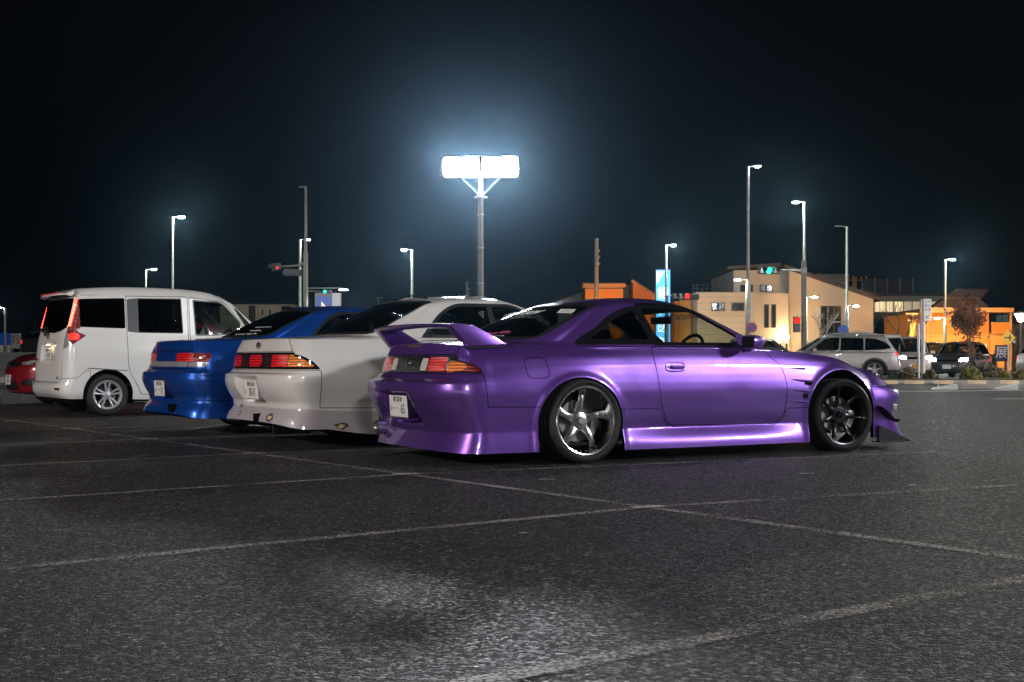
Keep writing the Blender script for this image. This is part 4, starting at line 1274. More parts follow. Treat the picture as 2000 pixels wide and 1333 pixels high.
# ================================================================== tall white van and the other vehicles
def mini_van():
    root = thing('minivan', 'tall white minivan with lit red tail lamp strips and dark rear windows', 'van', (-5.97, 17.02, 0), R(36))
    pm = 'van_white_paint'
    X = [-.30, 0.0, .32, .80, 1.25, 1.75, 2.15, 2.49, 2.80]
    def rg(rear, ys, zs, front):
        return (rear, [(x, y, z) for x, y, z in zip(X, ys, zs)], front)
    Y = lambda a, f=0: [a - .008, a, a + .003, a, a, a, a - f * .3, a - f * .6, a - f]
    rings = [
        rg((-.585, .245, 4.5), Y(.805), [.235, .23, .22, .21, .21, .21, .21, .22, .23], (3.02, .23, 2.6)),
        rg((-.635, .300, 4.5), Y(.822), [.29, .29, .29, .27, .27, .27, .28, .29, .29], (3.08, .29, 2.6)),
        rg((-.645, .420, 4.5), Y(.832), [.42] * 9, (3.10, .42, 2.6)),
        rg((-.600, .460, 5.0), Y(.834), [.49] * 9, (3.10, .50, 2.6)),
        rg((-.590, .700, 5.0), Y(.837, .02), [.72] * 9, (3.09, .70, 2.5)),
        rg((-.572, .900, 5.0), Y(.828, .05), [.92] * 9, (3.02, .86, 2.4)),
        rg((-.545, 1.10, 5.0), Y(.800, .10), [1.085] * 6 + [1.06, 1.02, .97], (2.88, .96, 2.3)),
    ]
    gl = ((-.530, 1.160, 5.0), [(-.25, .790, 1.14), (.0, .795, 1.13), (.30, .797, 1.125), (.72, .795, 1.12), (1.12, .793, 1.115), (1.55, .788, 1.105), (1.90, .77, 1.095), (2.10, .745, 1.085), (2.28, .70, 1.075)], (2.62, 1.06, 2.2))
    rl = ((-.430, 1.630, 4.6), [(-.20, .718, 1.615), (.0, .728, 1.63), (.28, .734, 1.642), (.62, .736, 1.648), (.96, .735, 1.648), (1.28, .730, 1.64), (1.52, .720, 1.622), (1.64, .70, 1.605), (1.74, .66, 1.585)], (1.98, 1.60, 2.2))
    m1 = mid_ring(gl, rl, .5, rear=.0, side=(.0, 0), front=.02)
    r1 = ((-.40, 1.690, 3.5), [(p[0] * .96 + .02, p[1] - .07, p[2] + .072) for p in rl[1]], (1.82, 1.675, 2.2))
    r0 = ((-.36, 1.728, 2.0), [(p[0] * .92 + .05, 0, 1.752 - .018 * abs(p[0] - .7)) for p in rl[1]], (1.74, 1.712, 2.0))
    rings += [gl, m1, rl, r1, r0]
    ra, fa = arch_g(0, .29, .335, .345), arch_g(2.49, .29, .335, .345)
    def shape(V):
        L, z = V[:, 1], V[:, 2]
        m = (1 - smooth01(.30, .325, L)) * smooth01(.735, .76, z) * (1 - smooth01(.985, 1.005, z))
        V[:, 0] += np.where(V[:, 0] < -.4, .035 * m, 0)
        return V
    half = build_skin(rings, crease=(3, 7, 9), dens=46, counts=(56, 128, 30), shape=shape)
    SG = lambda pl, off=0.0: (lambda V: np.maximum(sdf(pl, V[:, 0], V[:, 2]) + off, .4 - V[:, 1]))
    qw = round_poly([(-.39, 1.205), (-.36, 1.585), (.245, 1.612), (.245, 1.192)], .02)
    sw = round_poly([(.275, 1.150), (.275, 1.60), (.44, 1.618), (1.05, 1.630), (1.065, 1.132), (.42, 1.135)], .02)
    fw = round_poly([(1.215, 1.620), (1.60, 1.605), (1.70, 1.57), (1.96, 1.29), (1.90, 1.12), (1.24, 1.105)], [.02, .1, .06, .05, .04, .02])
    tw = round_poly([(1.86, 1.535), (1.93, 1.50), (2.20, 1.20), (2.14, 1.14), (2.06, 1.20)], .03)
    strip = [(-.47, 1.60), (-.385, 1.60), (-.425, 1.20), (-.545, 1.20)]
    lampg = lambda V: np.minimum(np.maximum(sdf([(.66, 1.60), (.90, 1.60), (.90, 1.18), (.68, 1.18)], V[:, 1], V[:, 2]), V[:, 0] + .36),
                                 np.maximum(sdf([(-.8, .915), (-.8, 1.22), (-.445, 1.215), (-.385, 1.135), (-.285, 1.088), (-.545, .915)], V[:, 0], V[:, 2]), .655 - V[:, 1]))
    regions = [
        ('o', None, ra, dict(drop=1, rim=(0, -.03, 0))), ('o', None, fa, dict(drop=1, rim=(0, -.03, 0))),
        ('reverse_lamp', 'clear_lamp', lambda V: np.maximum(lampg(V), np.maximum(V[:, 0] + .50, V[:, 2] - 1.13)), {}),
        ('lower_tail_lamp', 'lit_red_lens', lambda V: np.maximum(lampg(V), (np.sqrt(((V[:, 0] + .44) / .07)**2 + ((V[:, 2] - 1.075) / .05)**2) - 1) * .05), {}),
        ('tail_lamp', 'deep_red_lens', lampg, {}),
        ('rear_window', 'privacy_glass', rear_g([(-.1, 1.145), (.18, 1.13), (.45, 1.15), (.62, 1.19), (.655, 1.24), (.63, 1.60), (-.1, 1.605)], .03, -.3), dict(both=1, push=-.003)),
        ('quarter_window', 'privacy_glass', SG(qw), dict(push=-.002)),
        ('sliding_door_window', 'privacy_glass', lambda V: np.maximum(sdf(sw, V[:, 0], V[:, 2]) + .012, np.maximum(.4 - V[:, 1], .43 - V[:, 0])), dict(push=-.004)),
        ('window_frame', 'black_trim', SG(sw), dict(push=-.001)),
        ('front_door_window', 'green_glass', SG(fw, .02), dict(push=-.004)),
        ('window_frame', 'black_trim', SG(fw), dict(push=-.001)),
        ('quarter_light', 'green_glass', SG(tw, .012), dict(push=-.004)),
        ('window_frame', 'black_trim', SG(tw), dict(push=-.001)),
        ('windscreen', 'green_glass', front_g([(-.1, 1.09), (.60, 1.10), (.635, 1.14), (.585, 1.585), (-.1, 1.61)], .03, 1.75), dict(both=1, push=-.004)),
        ('sliding_door', pm, SG(round_poly([(.255, 1.645), (.262, .74), (.285, .60), (.385, .42), (.45, .285), (1.13, .27), (1.145, 1.66)], .03)), dict(gap=.008)),
        ('front_door', pm, SG(round_poly([(1.16, 1.66), (1.155, .27), (1.95, .28), (2.06, .40), (2.10, .62), (2.04, 1.08), (1.98, 1.28), (1.72, 1.60)], .04)), dict(gap=.008)),
        ('tailgate', pm, rear_g([(-.1, .455), (.60, .455), (.665, .52), (.672, 1.63), (-.1, 1.64)], .03, -.32), dict(both=1, gap=.008)),
        ('rear_bumper', pm, lambda V: sdf([(-1, -.1), (-1, .50), (-.42, .52), (-.30, .62), (-.24, .62), (-.24, -.1)], V[:, 0], V[:, 2]), dict(both=1, gap=.006)),
        ('headlamp', 'clear_lamp', front_g([(.42, .74), (.46, .90), (.76, .94), (.78, .80)], .03, 2.7), dict(gap=.006)),
    ]
    ob = panels(half, regions, root, pm)
    liner(root, ob['_rest_skin'], 1.15, .025)
    for x in (0.0, 2.49):
        for s in (True, False): wheel(root, x, .800, .286, .288, .195, .165, 'ten', s)
    wells(root, (0, 2.49), .295, .355, y1=.79)
    underbody(root, -.5, 2.8, .70, .19)
    # lit strip of lamp cells up the pillar
    for s in (1, -1):
        for k in range(15):
            z = 1.225 + .36 * k / 14
            p, n = spot(half, .69 - .01 * k / 14, z, 'rear', lambda V: V[:, 0] < -.3)
            a, b = (.024, .010) if k > 11 else (.040, .020)
            o = MB().box((0, 0, 0), (a * (1.25 if k < 5 else 1), b, .004)).build('lamp_cell', 'van_cell', root, bevel=.003)
            v = p + n * .004
            nn = Vector((n[0], -s * n[1], n[2])); up = (Vector((0, 0, 1)) - nn * nn.z).normalized(); rt = up.cross(nn)
            M = Matrix((rt, up, nn)).transposed().to_4x4()
            o.matrix_local = Matrix.Translation((v[0], -s * v[1], v[2])) @ M
        MB().box((-.63, -s * .62, .37), (.02, .16, .035)).build('reflector', 'deep_red_lens', root, bevel=.006)
        m = MB().box((2.0, -s * .89, 1.13), (.12, .18, .16))
        h = m.build('door_mirror', pm, root, bevel=.04)
        MB().tube([(2.02, -s * .82, 1.07), (2.04, -s * .77, 1.06)], .03, 8).build('mirror_arm', 'black_trim', h)
        MB().prism([(.25, .62), (-.28, .655), (-.28, .645), (.25, .61)], -s * .832, -s * .842).build('slide_rail', 'black_trim', root)
        MB().prism([(-.33, 1.642), (.0, 1.655), (.0, 1.648), (-.33, 1.635)], -s * .69, -s * .72).build('roof_trim', pm, root)
        for x in (1.02, 1.30):
            q, _ = spot(half, x, .95, 'side', lambda V: V[:, 1] > .5)
            MB().box((x, -s * (q[1] + .018), .95), (.17, .028, .032)).build('door_handle', pm, root, bevel=.01)
        seat(root, 1.55, s * .36, .55, h=.66)
    MB().box((.5, 0, .75), (.5, 1.2, .25)).box((.26, 0, 1.05), (.15, 1.2, .6), ry=R(-15)).build('rear_seat', 'seat_cloth', root, bevel=.05)
    MB().prism([(2.0, .75), (1.95, 1.0), (2.1, 1.07), (2.6, 1.05), (2.6, .7)], -.7, .7).build('dashboard', 'cabin_black', root, bevel=.03)
    steering(root, 1.86, -.36, 1.05)
    MB().box((1.80, -.02, 1.49), (.03, .24, .07)).build('inner_mirror', 'black_trim', root, bevel=.012)
    for s in (1, -1): MB().box((1.0, s * .77, .85), (2.3, .02, .48)).build('door_card', 'cabin_black', root)
    MB().box((1.1, 0, .42), (2.8, 1.5, .05)).build('cabin_floor', 'cabin_black', root)
    # roof spoiler with stop lamp
    sp = MB()
    vs, fs = [], []
    for i in range(17):
        y = -.64 + 1.28 * i / 16; fw_ = .07 * (abs(y) / .66)**3
        vs += [(-.575 + fw_, y, 1.640), (-.565 + fw_, y, 1.672 - .012 * (abs(y) / .66)**2), (-.40, y, 1.725 - .02 * (abs(y) / .66)**2), (-.40, y, 1.66), (-.50 + fw_, y, 1.622)]
    for i in range(16): fs += [(i * 5 + j, i * 5 + (j + 1) % 5, i * 5 + 5 + (j + 1) % 5, i * 5 + 5 + j) for j in range(5)]
    sp = sp.add(vs, fs + [(0, 1, 2, 3, 4), tuple(range(80, 85))]).build('roof_spoiler', pm, root, smooth=True, angle=35)
    MB().box((-.560, 0, 1.680), (.03, .80, .016), ry=R(-20)).build('stop_lamp', 'red_lens', sp)
    # plate with its lamp, badge, wiper
    plate(root, -.573, .845, R(-4), [('袖ケ浦 503', .046, 0, .05, .72), ('ら', .04, -.13, -.02, .9), ('63-09', .10, .03, -.02, .66)])
    MB().box((-.585, 0, .985), (.05, .46, .03)).build('tailgate_handle', pm, root, bevel=.008)
    MB().box((-.592, -.08, .966), (.02, .10, .006)).build('plate_lamp', 'plate_lamp_glow', root)
    emblem(root, -.575, 0, 1.085, .055, .040, 'steel')
    tube_on(root, 'wiper_arm', 'black_trim', [(-.585, .10, 1.10), (-.60, .10, 1.15), (-.585, .02, 1.215), (-.57, -.28, 1.20)], .010)
    MB().box((-.578, .10, 1.135), (.05, .06, .085)).build('wiper_motor_cover', 'black_trim', root, bevel=.012)
    MB().box((-.600, .52, .77), (.006, .13, .028)).build('model_badge', 'burnt_steel', root, bevel=.002)
    MB().box((-.602, -.55, .52), (.002, .07, .04)).build('emission_label', 'sticker_blue', root)
    return root

def car_shell(root, pm, D, glassm='smoke_glass', density=30):
    """Generic car from a few lengths: used for the vehicles seen partly or far away."""
    ro, wb, fo, w, belt, roof, hood, rt = D['ro'], D['wb'], D['fo'], D['w'] / 2, D['belt'], D['roof'], D['hood'], D['rt']
    xs = [-.30 * ro / .6, 0.0, wb * .16, wb * .34, wb * .52, wb * .72, wb * .88, wb, wb + fo * .42]
    def rg(xr, zr, k, zs, xf, zf, er=3.6):
        ys = [w * k - .02, w * k, w * k, w * k, w * k, w * k, w * k, w * k - .005, w * k - .03]
        return ((xr, zr, er), list(zip(xs, ys, zs)), (xf, zf, 2.5))
    b, F_ = -ro, wb + fo
    hz = lambda f: [f] * 6 + [f - (belt - hood) * .15, f - (belt - hood) * .35, f - (belt - hood) * .75]
    rings = [rg(b + .06, .22, .96, [.22] * 9, F_ - .05, .22), rg(b + .01, .34, .985, [.34] * 9, F_, .33),
             rg(b, .52, 1.0, [.52] * 9, F_ + .01, .48), rg(b + .03, .66, 1.0, [.66] * 8 + [.63], F_ - .01, .60),
             rg(b + .07, (belt + .66) / 2, .985, [(belt + .66) / 2] * 7 + [(belt + .66) / 2 - .02, (hood + .6) / 2], F_ - .06, (hood + .62) / 2),
             rg(b + .10, belt - .02, .955, hz(belt - .02), F_ - .18, hood - .03)]
    dx = D.get('deck', 0.0)
    gl = ((b + .13 + dx, belt + .03, 3.4), [(xs[0] + dx * .6, w * .90, belt), (.05 + dx * .5, w * .91, belt), (wb * .2 + dx * .3, w * .915, belt), (wb * .34, w * .915, belt), (wb * .50, w * .912, belt - .005), (wb * .64, w * .90, belt - .01), (D['ap'] - .22, w * .88, belt - .012), (D['ap'] - .1, w * .85, belt - .012), (D['ap'], w * .80, belt - .01)], (D['ap'] + .30, belt - .01, 2.2))
    ins = D.get('rake', .25)
    rx0, rx1 = b + .13 + dx + ins, D['rt_front']
    n = 9
    rl = ((rx0, roof - .07, 3.0), [(rx0 + .12 + (rx1 - rx0 - .2) * k / 8, w * (.735 if 0 < k < 8 else .70), roof - .095 - .03 * abs(k / 8 - .45)) for k in range(n)], (rx1 + .10, roof - .085, 2.2))
    r1 = ((rx0 + .05, roof - .022, 2.6), [(p[0], p[1] * .75, p[2] + .055) for p in rl[1]], (rx1 + .02, roof - .04, 2.2))
    r0 = ((rx0 + .08, roof - .004, 2.0), [(p[0] * .96 + .03, 0, roof - .012 * abs(i - 4) / 4) for i, p in enumerate(rl[1])], (rx1 - .01, roof - .02, 2.0))
    hd = mid_ring(rings[-1], gl, .5, rear=.0, side=(.004, 0), front=.035)
    m1 = mid_ring(gl, rl, .5, rear=.012, side=(.014, 0), front=.015)
    rings += [hd, gl, m1, rl, r1, r0]
    R_ = rt + .045
    ra, fa = arch_g(0, rt, R_, R_), arch_g(wb, rt, R_, R_)
    half = build_skin(rings, crease=(7, 9), dens=density, counts=(30, 64, 24))
    return half, ra, fa, dict(rl=rl, gl=gl, xs=xs)

def finish_car(root, pm, D, half, ra, fa, regs, style='five', ww=.20):
    regions = [('o', None, ra, dict(drop=1, rim=(0, -.03, 0))), ('o', None, fa, dict(drop=1, rim=(0, -.03, 0)))] + regs
    ob = panels(half, regions, root, pm)
    liner(root, ob['_rest_skin'], D['belt'] + .05, .025)
    w = D['w'] / 2
    for x in (0.0, D['wb']):
        for s in (True, False): wheel(root, x, w - .04, D['rt'], D['rt'], D['rt'] * .70, ww, style, s)
    wells(root, (0, D['wb']), D['rt'], D['rt'] + .06, y1=w - .06)
    underbody(root, -D['ro'] + .15, D['wb'] + D['fo'] - .2, w - .14, .19)
    MB().box((D['wb'] * .45, 0, D['belt'] - .12), (D['wb'] * .9, 2 * w - .2, .1)).build('cabin_floor', 'cabin_black', root)
    for s in (1, -1):
        seat(root, D['wb'] * .55, s * .36, D['belt'] - .55, h=.62)
    return ob

def SGp(pl, off=0.0): return lambda V: np.maximum(sdf(pl, V[:, 0], V[:, 2]) + off, .35 - V[:, 1])

def mirrors(root, pm, x, w, z):
    for s in (1, -1):
        h = MB().box((x, -s * (w + .06), z), (.11, .19, .13)).build('door_mirror', pm, root, bevel=.035)
        MB().tube([(x + .02, -s * (w - .02), z - .05), (x + .04, -s * (w - .09), z - .06)], .025, 8).build('mirror_arm', 'black_trim', h)

def red_hatch():
    root = thing('hatchback', 'dark red hatchback nosing out behind the white minivan', 'car', RED_AT[:3], R(RED_AT[3]))
    D = dict(ro=.62, wb=2.53, fo=.86, w=1.69, belt=.95, roof=1.50, hood=.80, rt=.30, ap=2.25, rt_front=1.75, rake=.3)
    half, ra, fa, K = car_shell(root, 'red_paint', D, density=44)
    xf = 2.6
    regs = [
        ('headlamp', 'clear_lamp', lambda V: np.maximum(sdf(round_poly([(.42, .665), (.44, .715), (.66, .775), (.80, .800), (.82, .74), (.66, .68)], .02), V[:, 1], V[:, 2]), xf - V[:, 0]), dict(gap=.008)),
        ('upper_grille', 'gloss_black', front_g([(-.1, .635), (.43, .655), (.46, .725), (-.1, .715)], .01, xf), dict(both=1, push=-.008)),
        ('fog_lamp_bezel', 'black_trim', front_g([(.50, .34), (.58, .43), (.80, .47), (.80, .34)], .02, xf), dict(push=-.02)),
        ('lower_grille', 'black_trim', front_g([(-.1, .27), (.44, .27), (.40, .43), (-.1, .45)], .02, xf), dict(both=1, push=-.02)),
        ('windscreen', 'green_glass', front_g([(-.1, 1.0), (.60, .985), (.62, 1.02), (.53, 1.38), (-.1, 1.42)], .03, 1.65), dict(both=1)),
        ('side_window', 'smoke_glass', SGp(round_poly([(.05, .99), (.25, 1.34), (1.4, 1.385), (2.1, .975)], .05)), {}),
        ('rear_window', 'privacy_glass', rear_g([(-.1, 1.03), (.6, 1.03), (.5, 1.38), (-.1, 1.40)], .03, .1), dict(both=1)),
        ('bonnet', 'red_paint', top_g([(2.32, -.3), (2.28, .70), (2.9, .66), (3.2, .45), (3.28, -.3)], .05, .72), dict(both=1, gap=.008)),
        ('front_bumper', 'red_paint', lambda V: sdf([(2.86, -.1), (2.86, .66), (3.1, .66), (4, .62), (4, -.1)], V[:, 0], V[:, 2]), dict(both=1, gap=.006)),
    ]
    finish_car(root, 'red_paint', D, half, ra, fa, regs)
    p = MB().box((3.40, 0, .43), (.01, .33, .165)).build('number_plate', 'plate_white', root)
    text('袖ケ浦 501', .045, 'plate_green', p, (3.4065, 0, .485), (R(90), 0, R(90)), sx=.72)
    text('20-51', .10, 'plate_green', p, (3.4065, .02, .41), (R(90), 0, R(90)), sx=.66)
    for s in (1, -1):
        m = MB().tube([(3.02, -s * .80, .735), (3.15, -s * .70, .715), (3.27, -s * .52, .69), (3.33, -s * .40, .675), (3.38, 0, .655)], .010, 6)
        m.build('chrome_strip', 'chrome', root, smooth=True)
        MB().lathe([(0, 3.18), (.045, 3.18), (.05, 3.16)], 20, 'x', c=(0, -s * .66, .40)).build('fog_lamp', 'clear_lamp', root)
    emblem(root, 3.395, 0, .685, .045, .04, 'chrome')
    mirrors(root, 'red_paint', 2.12, .84, 1.0)
    return root

def wagon():
    root = thing('estate_car', 'silver estate car with roof rails facing left by the road', 'car', WAGON_AT[:3], R(WAGON_AT[3]))
    D = dict(ro=.98, wb=2.745, fo=.95, w=1.84, belt=1.02, roof=1.64, hood=.92, rt=.345, ap=2.42, rt_front=1.75, rake=.36)
    half, ra, fa, K = car_shell(root, 'silver_paint', D, density=34)
    lo = lambda V: np.minimum(np.minimum(V[:, 2] - .36, arch_g(0, .345, .47, .46)(V)), arch_g(2.745, .345, .47, .46)(V))
    regs = [
        ('tail_lamp', 'lit_red_lens', lambda V: np.maximum(sdf([(-1.2, .86), (-1.2, .99), (-.78, 1.02), (-.70, .93), (-.86, .86)], V[:, 0], V[:, 2]), .62 - V[:, 1]), {}),
        ('quarter_window', 'privacy_glass', SGp(round_poly([(-.62, 1.16), (-.40, 1.36), (-.10, 1.475), (.30, 1.51), (.33, 1.06), (-.30, 1.09)], .04)), {}),
        ('rear_door_window', 'privacy_glass', SGp(round_poly([(.38, 1.06), (.36, 1.512), (1.14, 1.525), (1.20, 1.05)], .02)), {}),
        ('front_door_window', 'smoke_glass', SGp(round_poly([(1.26, 1.05), (1.20, 1.525), (1.52, 1.52), (1.75, 1.46), (2.25, 1.05)], .03)), {}),
        ('windscreen', 'green_glass', front_g([(-.1, 1.05), (.66, 1.04), (.68, 1.08), (.56, 1.50), (-.1, 1.54)], .03, 1.65), dict(both=1)),
        ('rear_window', 'privacy_glass', rear_g([(-.1, 1.10), (.64, 1.10), (.52, 1.48), (-.1, 1.50)], .03, -.2), dict(both=1)),
        ('rear_door', 'silver_paint', SGp(round_poly([(.30, 1.04), (.42, .80), (.50, .40), (1.22, .38), (1.22, 1.04)], .05)), dict(gap=.006)),
        ('front_door', 'silver_paint', SGp(round_poly([(1.24, 1.04), (1.24, .38), (2.20, .38), (2.28, .6), (2.30, 1.02)], .05)), dict(gap=.006)),
        ('cladding', 'black_trim', lo, dict(both=1, push=.004)),
        ('headlamp', 'clear_lamp', front_g([(.50, .74), (.52, .86), (.82, .90), (.84, .78)], .03, 3.2), {}),
    ]
    finish_car(root, 'silver_paint', D, half, ra, fa, regs, ww=.22)
    for s in (1, -1):
        r = MB().tube([(-.20, -s * .66, 1.60), (-.10, -s * .66, 1.655), (.4, -s * .67, 1.69), (1.2, -s * .67, 1.685), (1.55, -s * .66, 1.655), (1.66, -s * .65, 1.60)], [.02, .024, .022, .022, .024, .02], 8)
        r.build('roof_rail', 'silver_alloy', root, smooth=True)
        for x in (.83, 1.70):
            MB().box((x, -s * .925, .84), (.20, .03, .035)).build('door_handle', 'silver_paint', root, bevel=.01)
        MB().prism([(-.74, .98), (-.62, 1.06), (.5, 1.05), (2.2, 1.03), (2.2, 1.04), (.5, 1.06)], -s * .845, -s * .85).build('waist_strip', 'chrome', root)
    MB().prism([(-.62, 1.56), (-.98, 1.535), (-.95, 1.51), (-.55, 1.50)], -.60, .60).build('roof_spoiler', 'silver_paint', root, bevel=.01)
    mirrors(root, 'silver_paint', 2.10, .90, 1.08)
    return root

def road_car(name, label, at, pm, D, lamps=None, tail=False, plate_mat='plate_white', glassm='smoke_glass', density=22):
    """Traffic beyond the hedge: body, glazing, wheels, lit lamps."""
    root = thing(name, label, 'car', at[:3], R(at[3]))
    half, ra, fa, K = car_shell(root, pm, D, density=density)
    b, rf, w, F_ = D['belt'], D['roof'], D['w'] / 2, D['wb'] + D['fo']
    ap, rx0, rx1 = D['ap'], -D['ro'] + .13 + D.get('deck', 0) + D.get('rake', .25), D['rt_front']
    regs = [
        ('rear_side_window', glassm, SGp(round_poly([(rx0 - .05 * 0 - .1, b + .04), (rx0 + .12, rf - .15), (D['wb'] * .46, rf - .12), (D['wb'] * .47, b + .03)], .03)), {}),
        ('front_side_window', glassm, SGp(round_poly([(D['wb'] * .50, b + .03), (D['wb'] * .49, rf - .12), (rx1 - .15, rf - .14), (ap - .18, b + .03)], .03)), {}),
        ('windscreen', 'green_glass', front_g([(-.1, b + .05), (w * .72, b + .04), (w * .62, rf - .14), (-.1, rf - .10)], .03, rx1 - .1), dict(both=1)),
        ('rear_window', glassm, rear_g([(-.1, b + .08), (w * .7, b + .08), (w * .6, rf - .15), (-.1, rf - .12)], .03, rx0 + .05), dict(both=1)),
        ('headlamp', lamps or 'clear_lamp', front_g([(w * .52, D['hood'] - .17), (w * .54, D['hood'] - .04), (w * .88, D['hood'] - .01), (w * .90, D['hood'] - .13)], .03, D['wb'] + .3), {}),
        ('tail_lamp', 'lit_red_lens' if tail else 'red_lens', rear_g([(w * .74, b - .28), (w * .74, b - .02), (w * .98, b - .02), (w * .98, b - .28)], .02, -D['ro'] + .35), {}),
        ('grille', 'gloss_black', front_g([(-.1, D['hood'] - .17), (w * .48, D['hood'] - .17), (w * .46, D['hood'] - .08), (-.1, D['hood'] - .08)], .02, D['wb'] + .3), dict(both=1)),
    ]
    finish_car(root, pm, D, half, ra, fa, regs, ww=.17)
    MB().box((F_ + .015, 0, .45), (.012, .33, .165)).build('number_plate', plate_mat, root)
    mirrors(root, pm, ap - .2, w, b + .04)
    return root
# ================================================================== ground
def at(u, Y): return (u - 1000) / F_PX * Y          # sideways metres of a picture column at depth Y
def hz(v, Y): return EYE + (HORIZON - v) / F_PX * Y  # height of a picture row at depth Y

def asphalt_mat(name, base, scale, strength, rough, patch=0.35):
    m, nt, o = new_mat(name)
    p = nt.nodes.new('ShaderNodeBsdfPrincipled')
    tc = nt.nodes.new('ShaderNodeTexCoord')
    v = nt.nodes.new('ShaderNodeTexVoronoi'); v.inputs['Scale'].default_value = scale
    v2 = nt.nodes.new('ShaderNodeTexVoronoi'); v2.inputs['Scale'].default_value = scale * 2.3
    n1 = nt.nodes.new('ShaderNodeTexNoise'); n1.inputs['Scale'].default_value = .45; n1.inputs['Detail'].default_value = 5
    n2 = nt.nodes.new('ShaderNodeTexNoise'); n2.inputs['Scale'].default_value = 14; n2.inputs['Detail'].default_value = 6
    for n in (v, v2, n1, n2): nt.links.new(tc.outputs['Object'], n.inputs['Vector'])
    # stones of different greys; the palest put sparkle into the colour
    sp = nt.nodes.new('ShaderNodeSeparateColor'); nt.links.new(v.outputs['Color'], sp.inputs[0])
    hs = ramp(nt, sp.outputs[0], [(.0, tuple(c * .25 for c in base)), (.45, tuple(c * .55 for c in base)), (.72, tuple(c * 1.2 for c in base)), (.90, tuple(c * 3.2 for c in base)), (1.0, tuple(min(1, c * 13) for c in base))])
    rg = ramp(nt, sp.outputs[1], [(.0, (rough - .22,) * 3), (.6, (rough + .12,) * 3)])
    nt.links.new(rg.outputs[0], p.inputs['Roughness'])
    big = ramp(nt, n1.outputs[0], [(.3, (1 - patch,) * 3), (.7, (1 + patch * .6,) * 3)])
    mid = ramp(nt, n2.outputs[0], [(.3, (.75,) * 3), (.7, (1.2,) * 3)])
    m1 = nt.nodes.new('ShaderNodeMixRGB'); m1.blend_type = 'MULTIPLY'; m1.inputs[0].default_value = 1
    m2 = nt.nodes.new('ShaderNodeMixRGB'); m2.blend_type = 'MULTIPLY'; m2.inputs[0].default_value = 1
    nt.links.new(hs.outputs[0], m1.inputs[1]); nt.links.new(big.outputs[0], m1.inputs[2])
    nt.links.new(m1.outputs[0], m2.inputs[1]); nt.links.new(mid.outputs[0], m2.inputs[2])
    nt.links.new(m2.outputs[0], p.inputs['Base Color'])
    p.inputs['Specular IOR Level'].default_value = .30
    ad = nt.nodes.new('ShaderNodeMath'); ad.operation = 'ADD'
    nt.links.new(v.outputs['Distance'], ad.inputs[0]); nt.links.new(v2.outputs['Distance'], ad.inputs[1])
    iv = nt.nodes.new('ShaderNodeMath'); iv.operation = 'MULTIPLY'; iv.inputs[1].default_value = -1
    nt.links.new(ad.outputs[0], iv.inputs[0])
    b = bump(nt, iv.outputs[0], strength, .008)
    nt.links.new(b.outputs[0], p.inputs['Normal'])
    nt.links.new(p.outputs[0], o.inputs[0])
    return m
asphalt_mat('lot_asphalt', (.0165, .0160, .0150), 78, 1.0, .58)
asphalt_mat('road_asphalt', (.05, .05, .052), 60, .6, .6)

def worn_paint(name, color, lo, hi):
    m, nt, o = new_mat(name)
    p = nt.nodes.new('ShaderNodeBsdfPrincipled'); p.inputs['Base Color'].default_value = (*color, 1); p.inputs['Roughness'].default_value = .6
    t = nt.nodes.new('ShaderNodeBsdfTransparent')
    n = noise(nt, 70, 4); n2 = noise(nt, 2.2, 3)
    ad = nt.nodes.new('ShaderNodeMath'); ad.operation = 'MULTIPLY_ADD'; ad.inputs[1].default_value = .55
    nt.links.new(n2.outputs[0], ad.inputs[0]); nt.links.new(n.outputs[0], ad.inputs[2])
    r = ramp(nt, ad.outputs[0], [(lo, (0, 0, 0)), (hi, (1, 1, 1))])
    mx = nt.nodes.new('ShaderNodeMixShader')
    nt.links.new(r.outputs[0], mx.inputs[0]); nt.links.new(t.outputs[0], mx.inputs[1]); nt.links.new(p.outputs[0], mx.inputs[2])
    nt.links.new(mx.outputs[0], o.inputs[0])
    return m
worn_paint('worn_line', (.27, .26, .235), .645, .95)
worn_paint('node_paint', (.42, .41, .38), .55, .8)
worn_paint('fresh_line', (.55, .54, .50), .40, .62)

ground = MB().add([(-160, -45, 0), (160, -45, 0), (160, 41, 0), (-160, 41, 0)], [(0, 1, 2, 3)]).build('parking_lot', 'lot_asphalt', kind='structure')
far_ground = MB().add([(-260, 41, .06), (260, 41, .06), (260, 420, .06), (-260, 420, .06)], [(0, 1, 2, 3)]).build('road', 'road_asphalt', kind='structure')

def strip(name, a, b, w, mat, z=.004, parent=ground):
    a, b = Vector((*a, z)), Vector((*b, z))
    d = (b - a).normalized(); n = Vector((-d.y, d.x, 0)) * w / 2
    k = max(1, int((b - a).length / 1.0))
    vs, fs = [], []
    for i in range(k + 1):
        p = a + (b - a) * i / k
        vs += [p + n, p - n]
    fs = [(2 * i, 2 * i + 1, 2 * i + 3, 2 * i + 2) for i in range(k)]
    return MB().add(vs, fs).build(name, mat, parent)

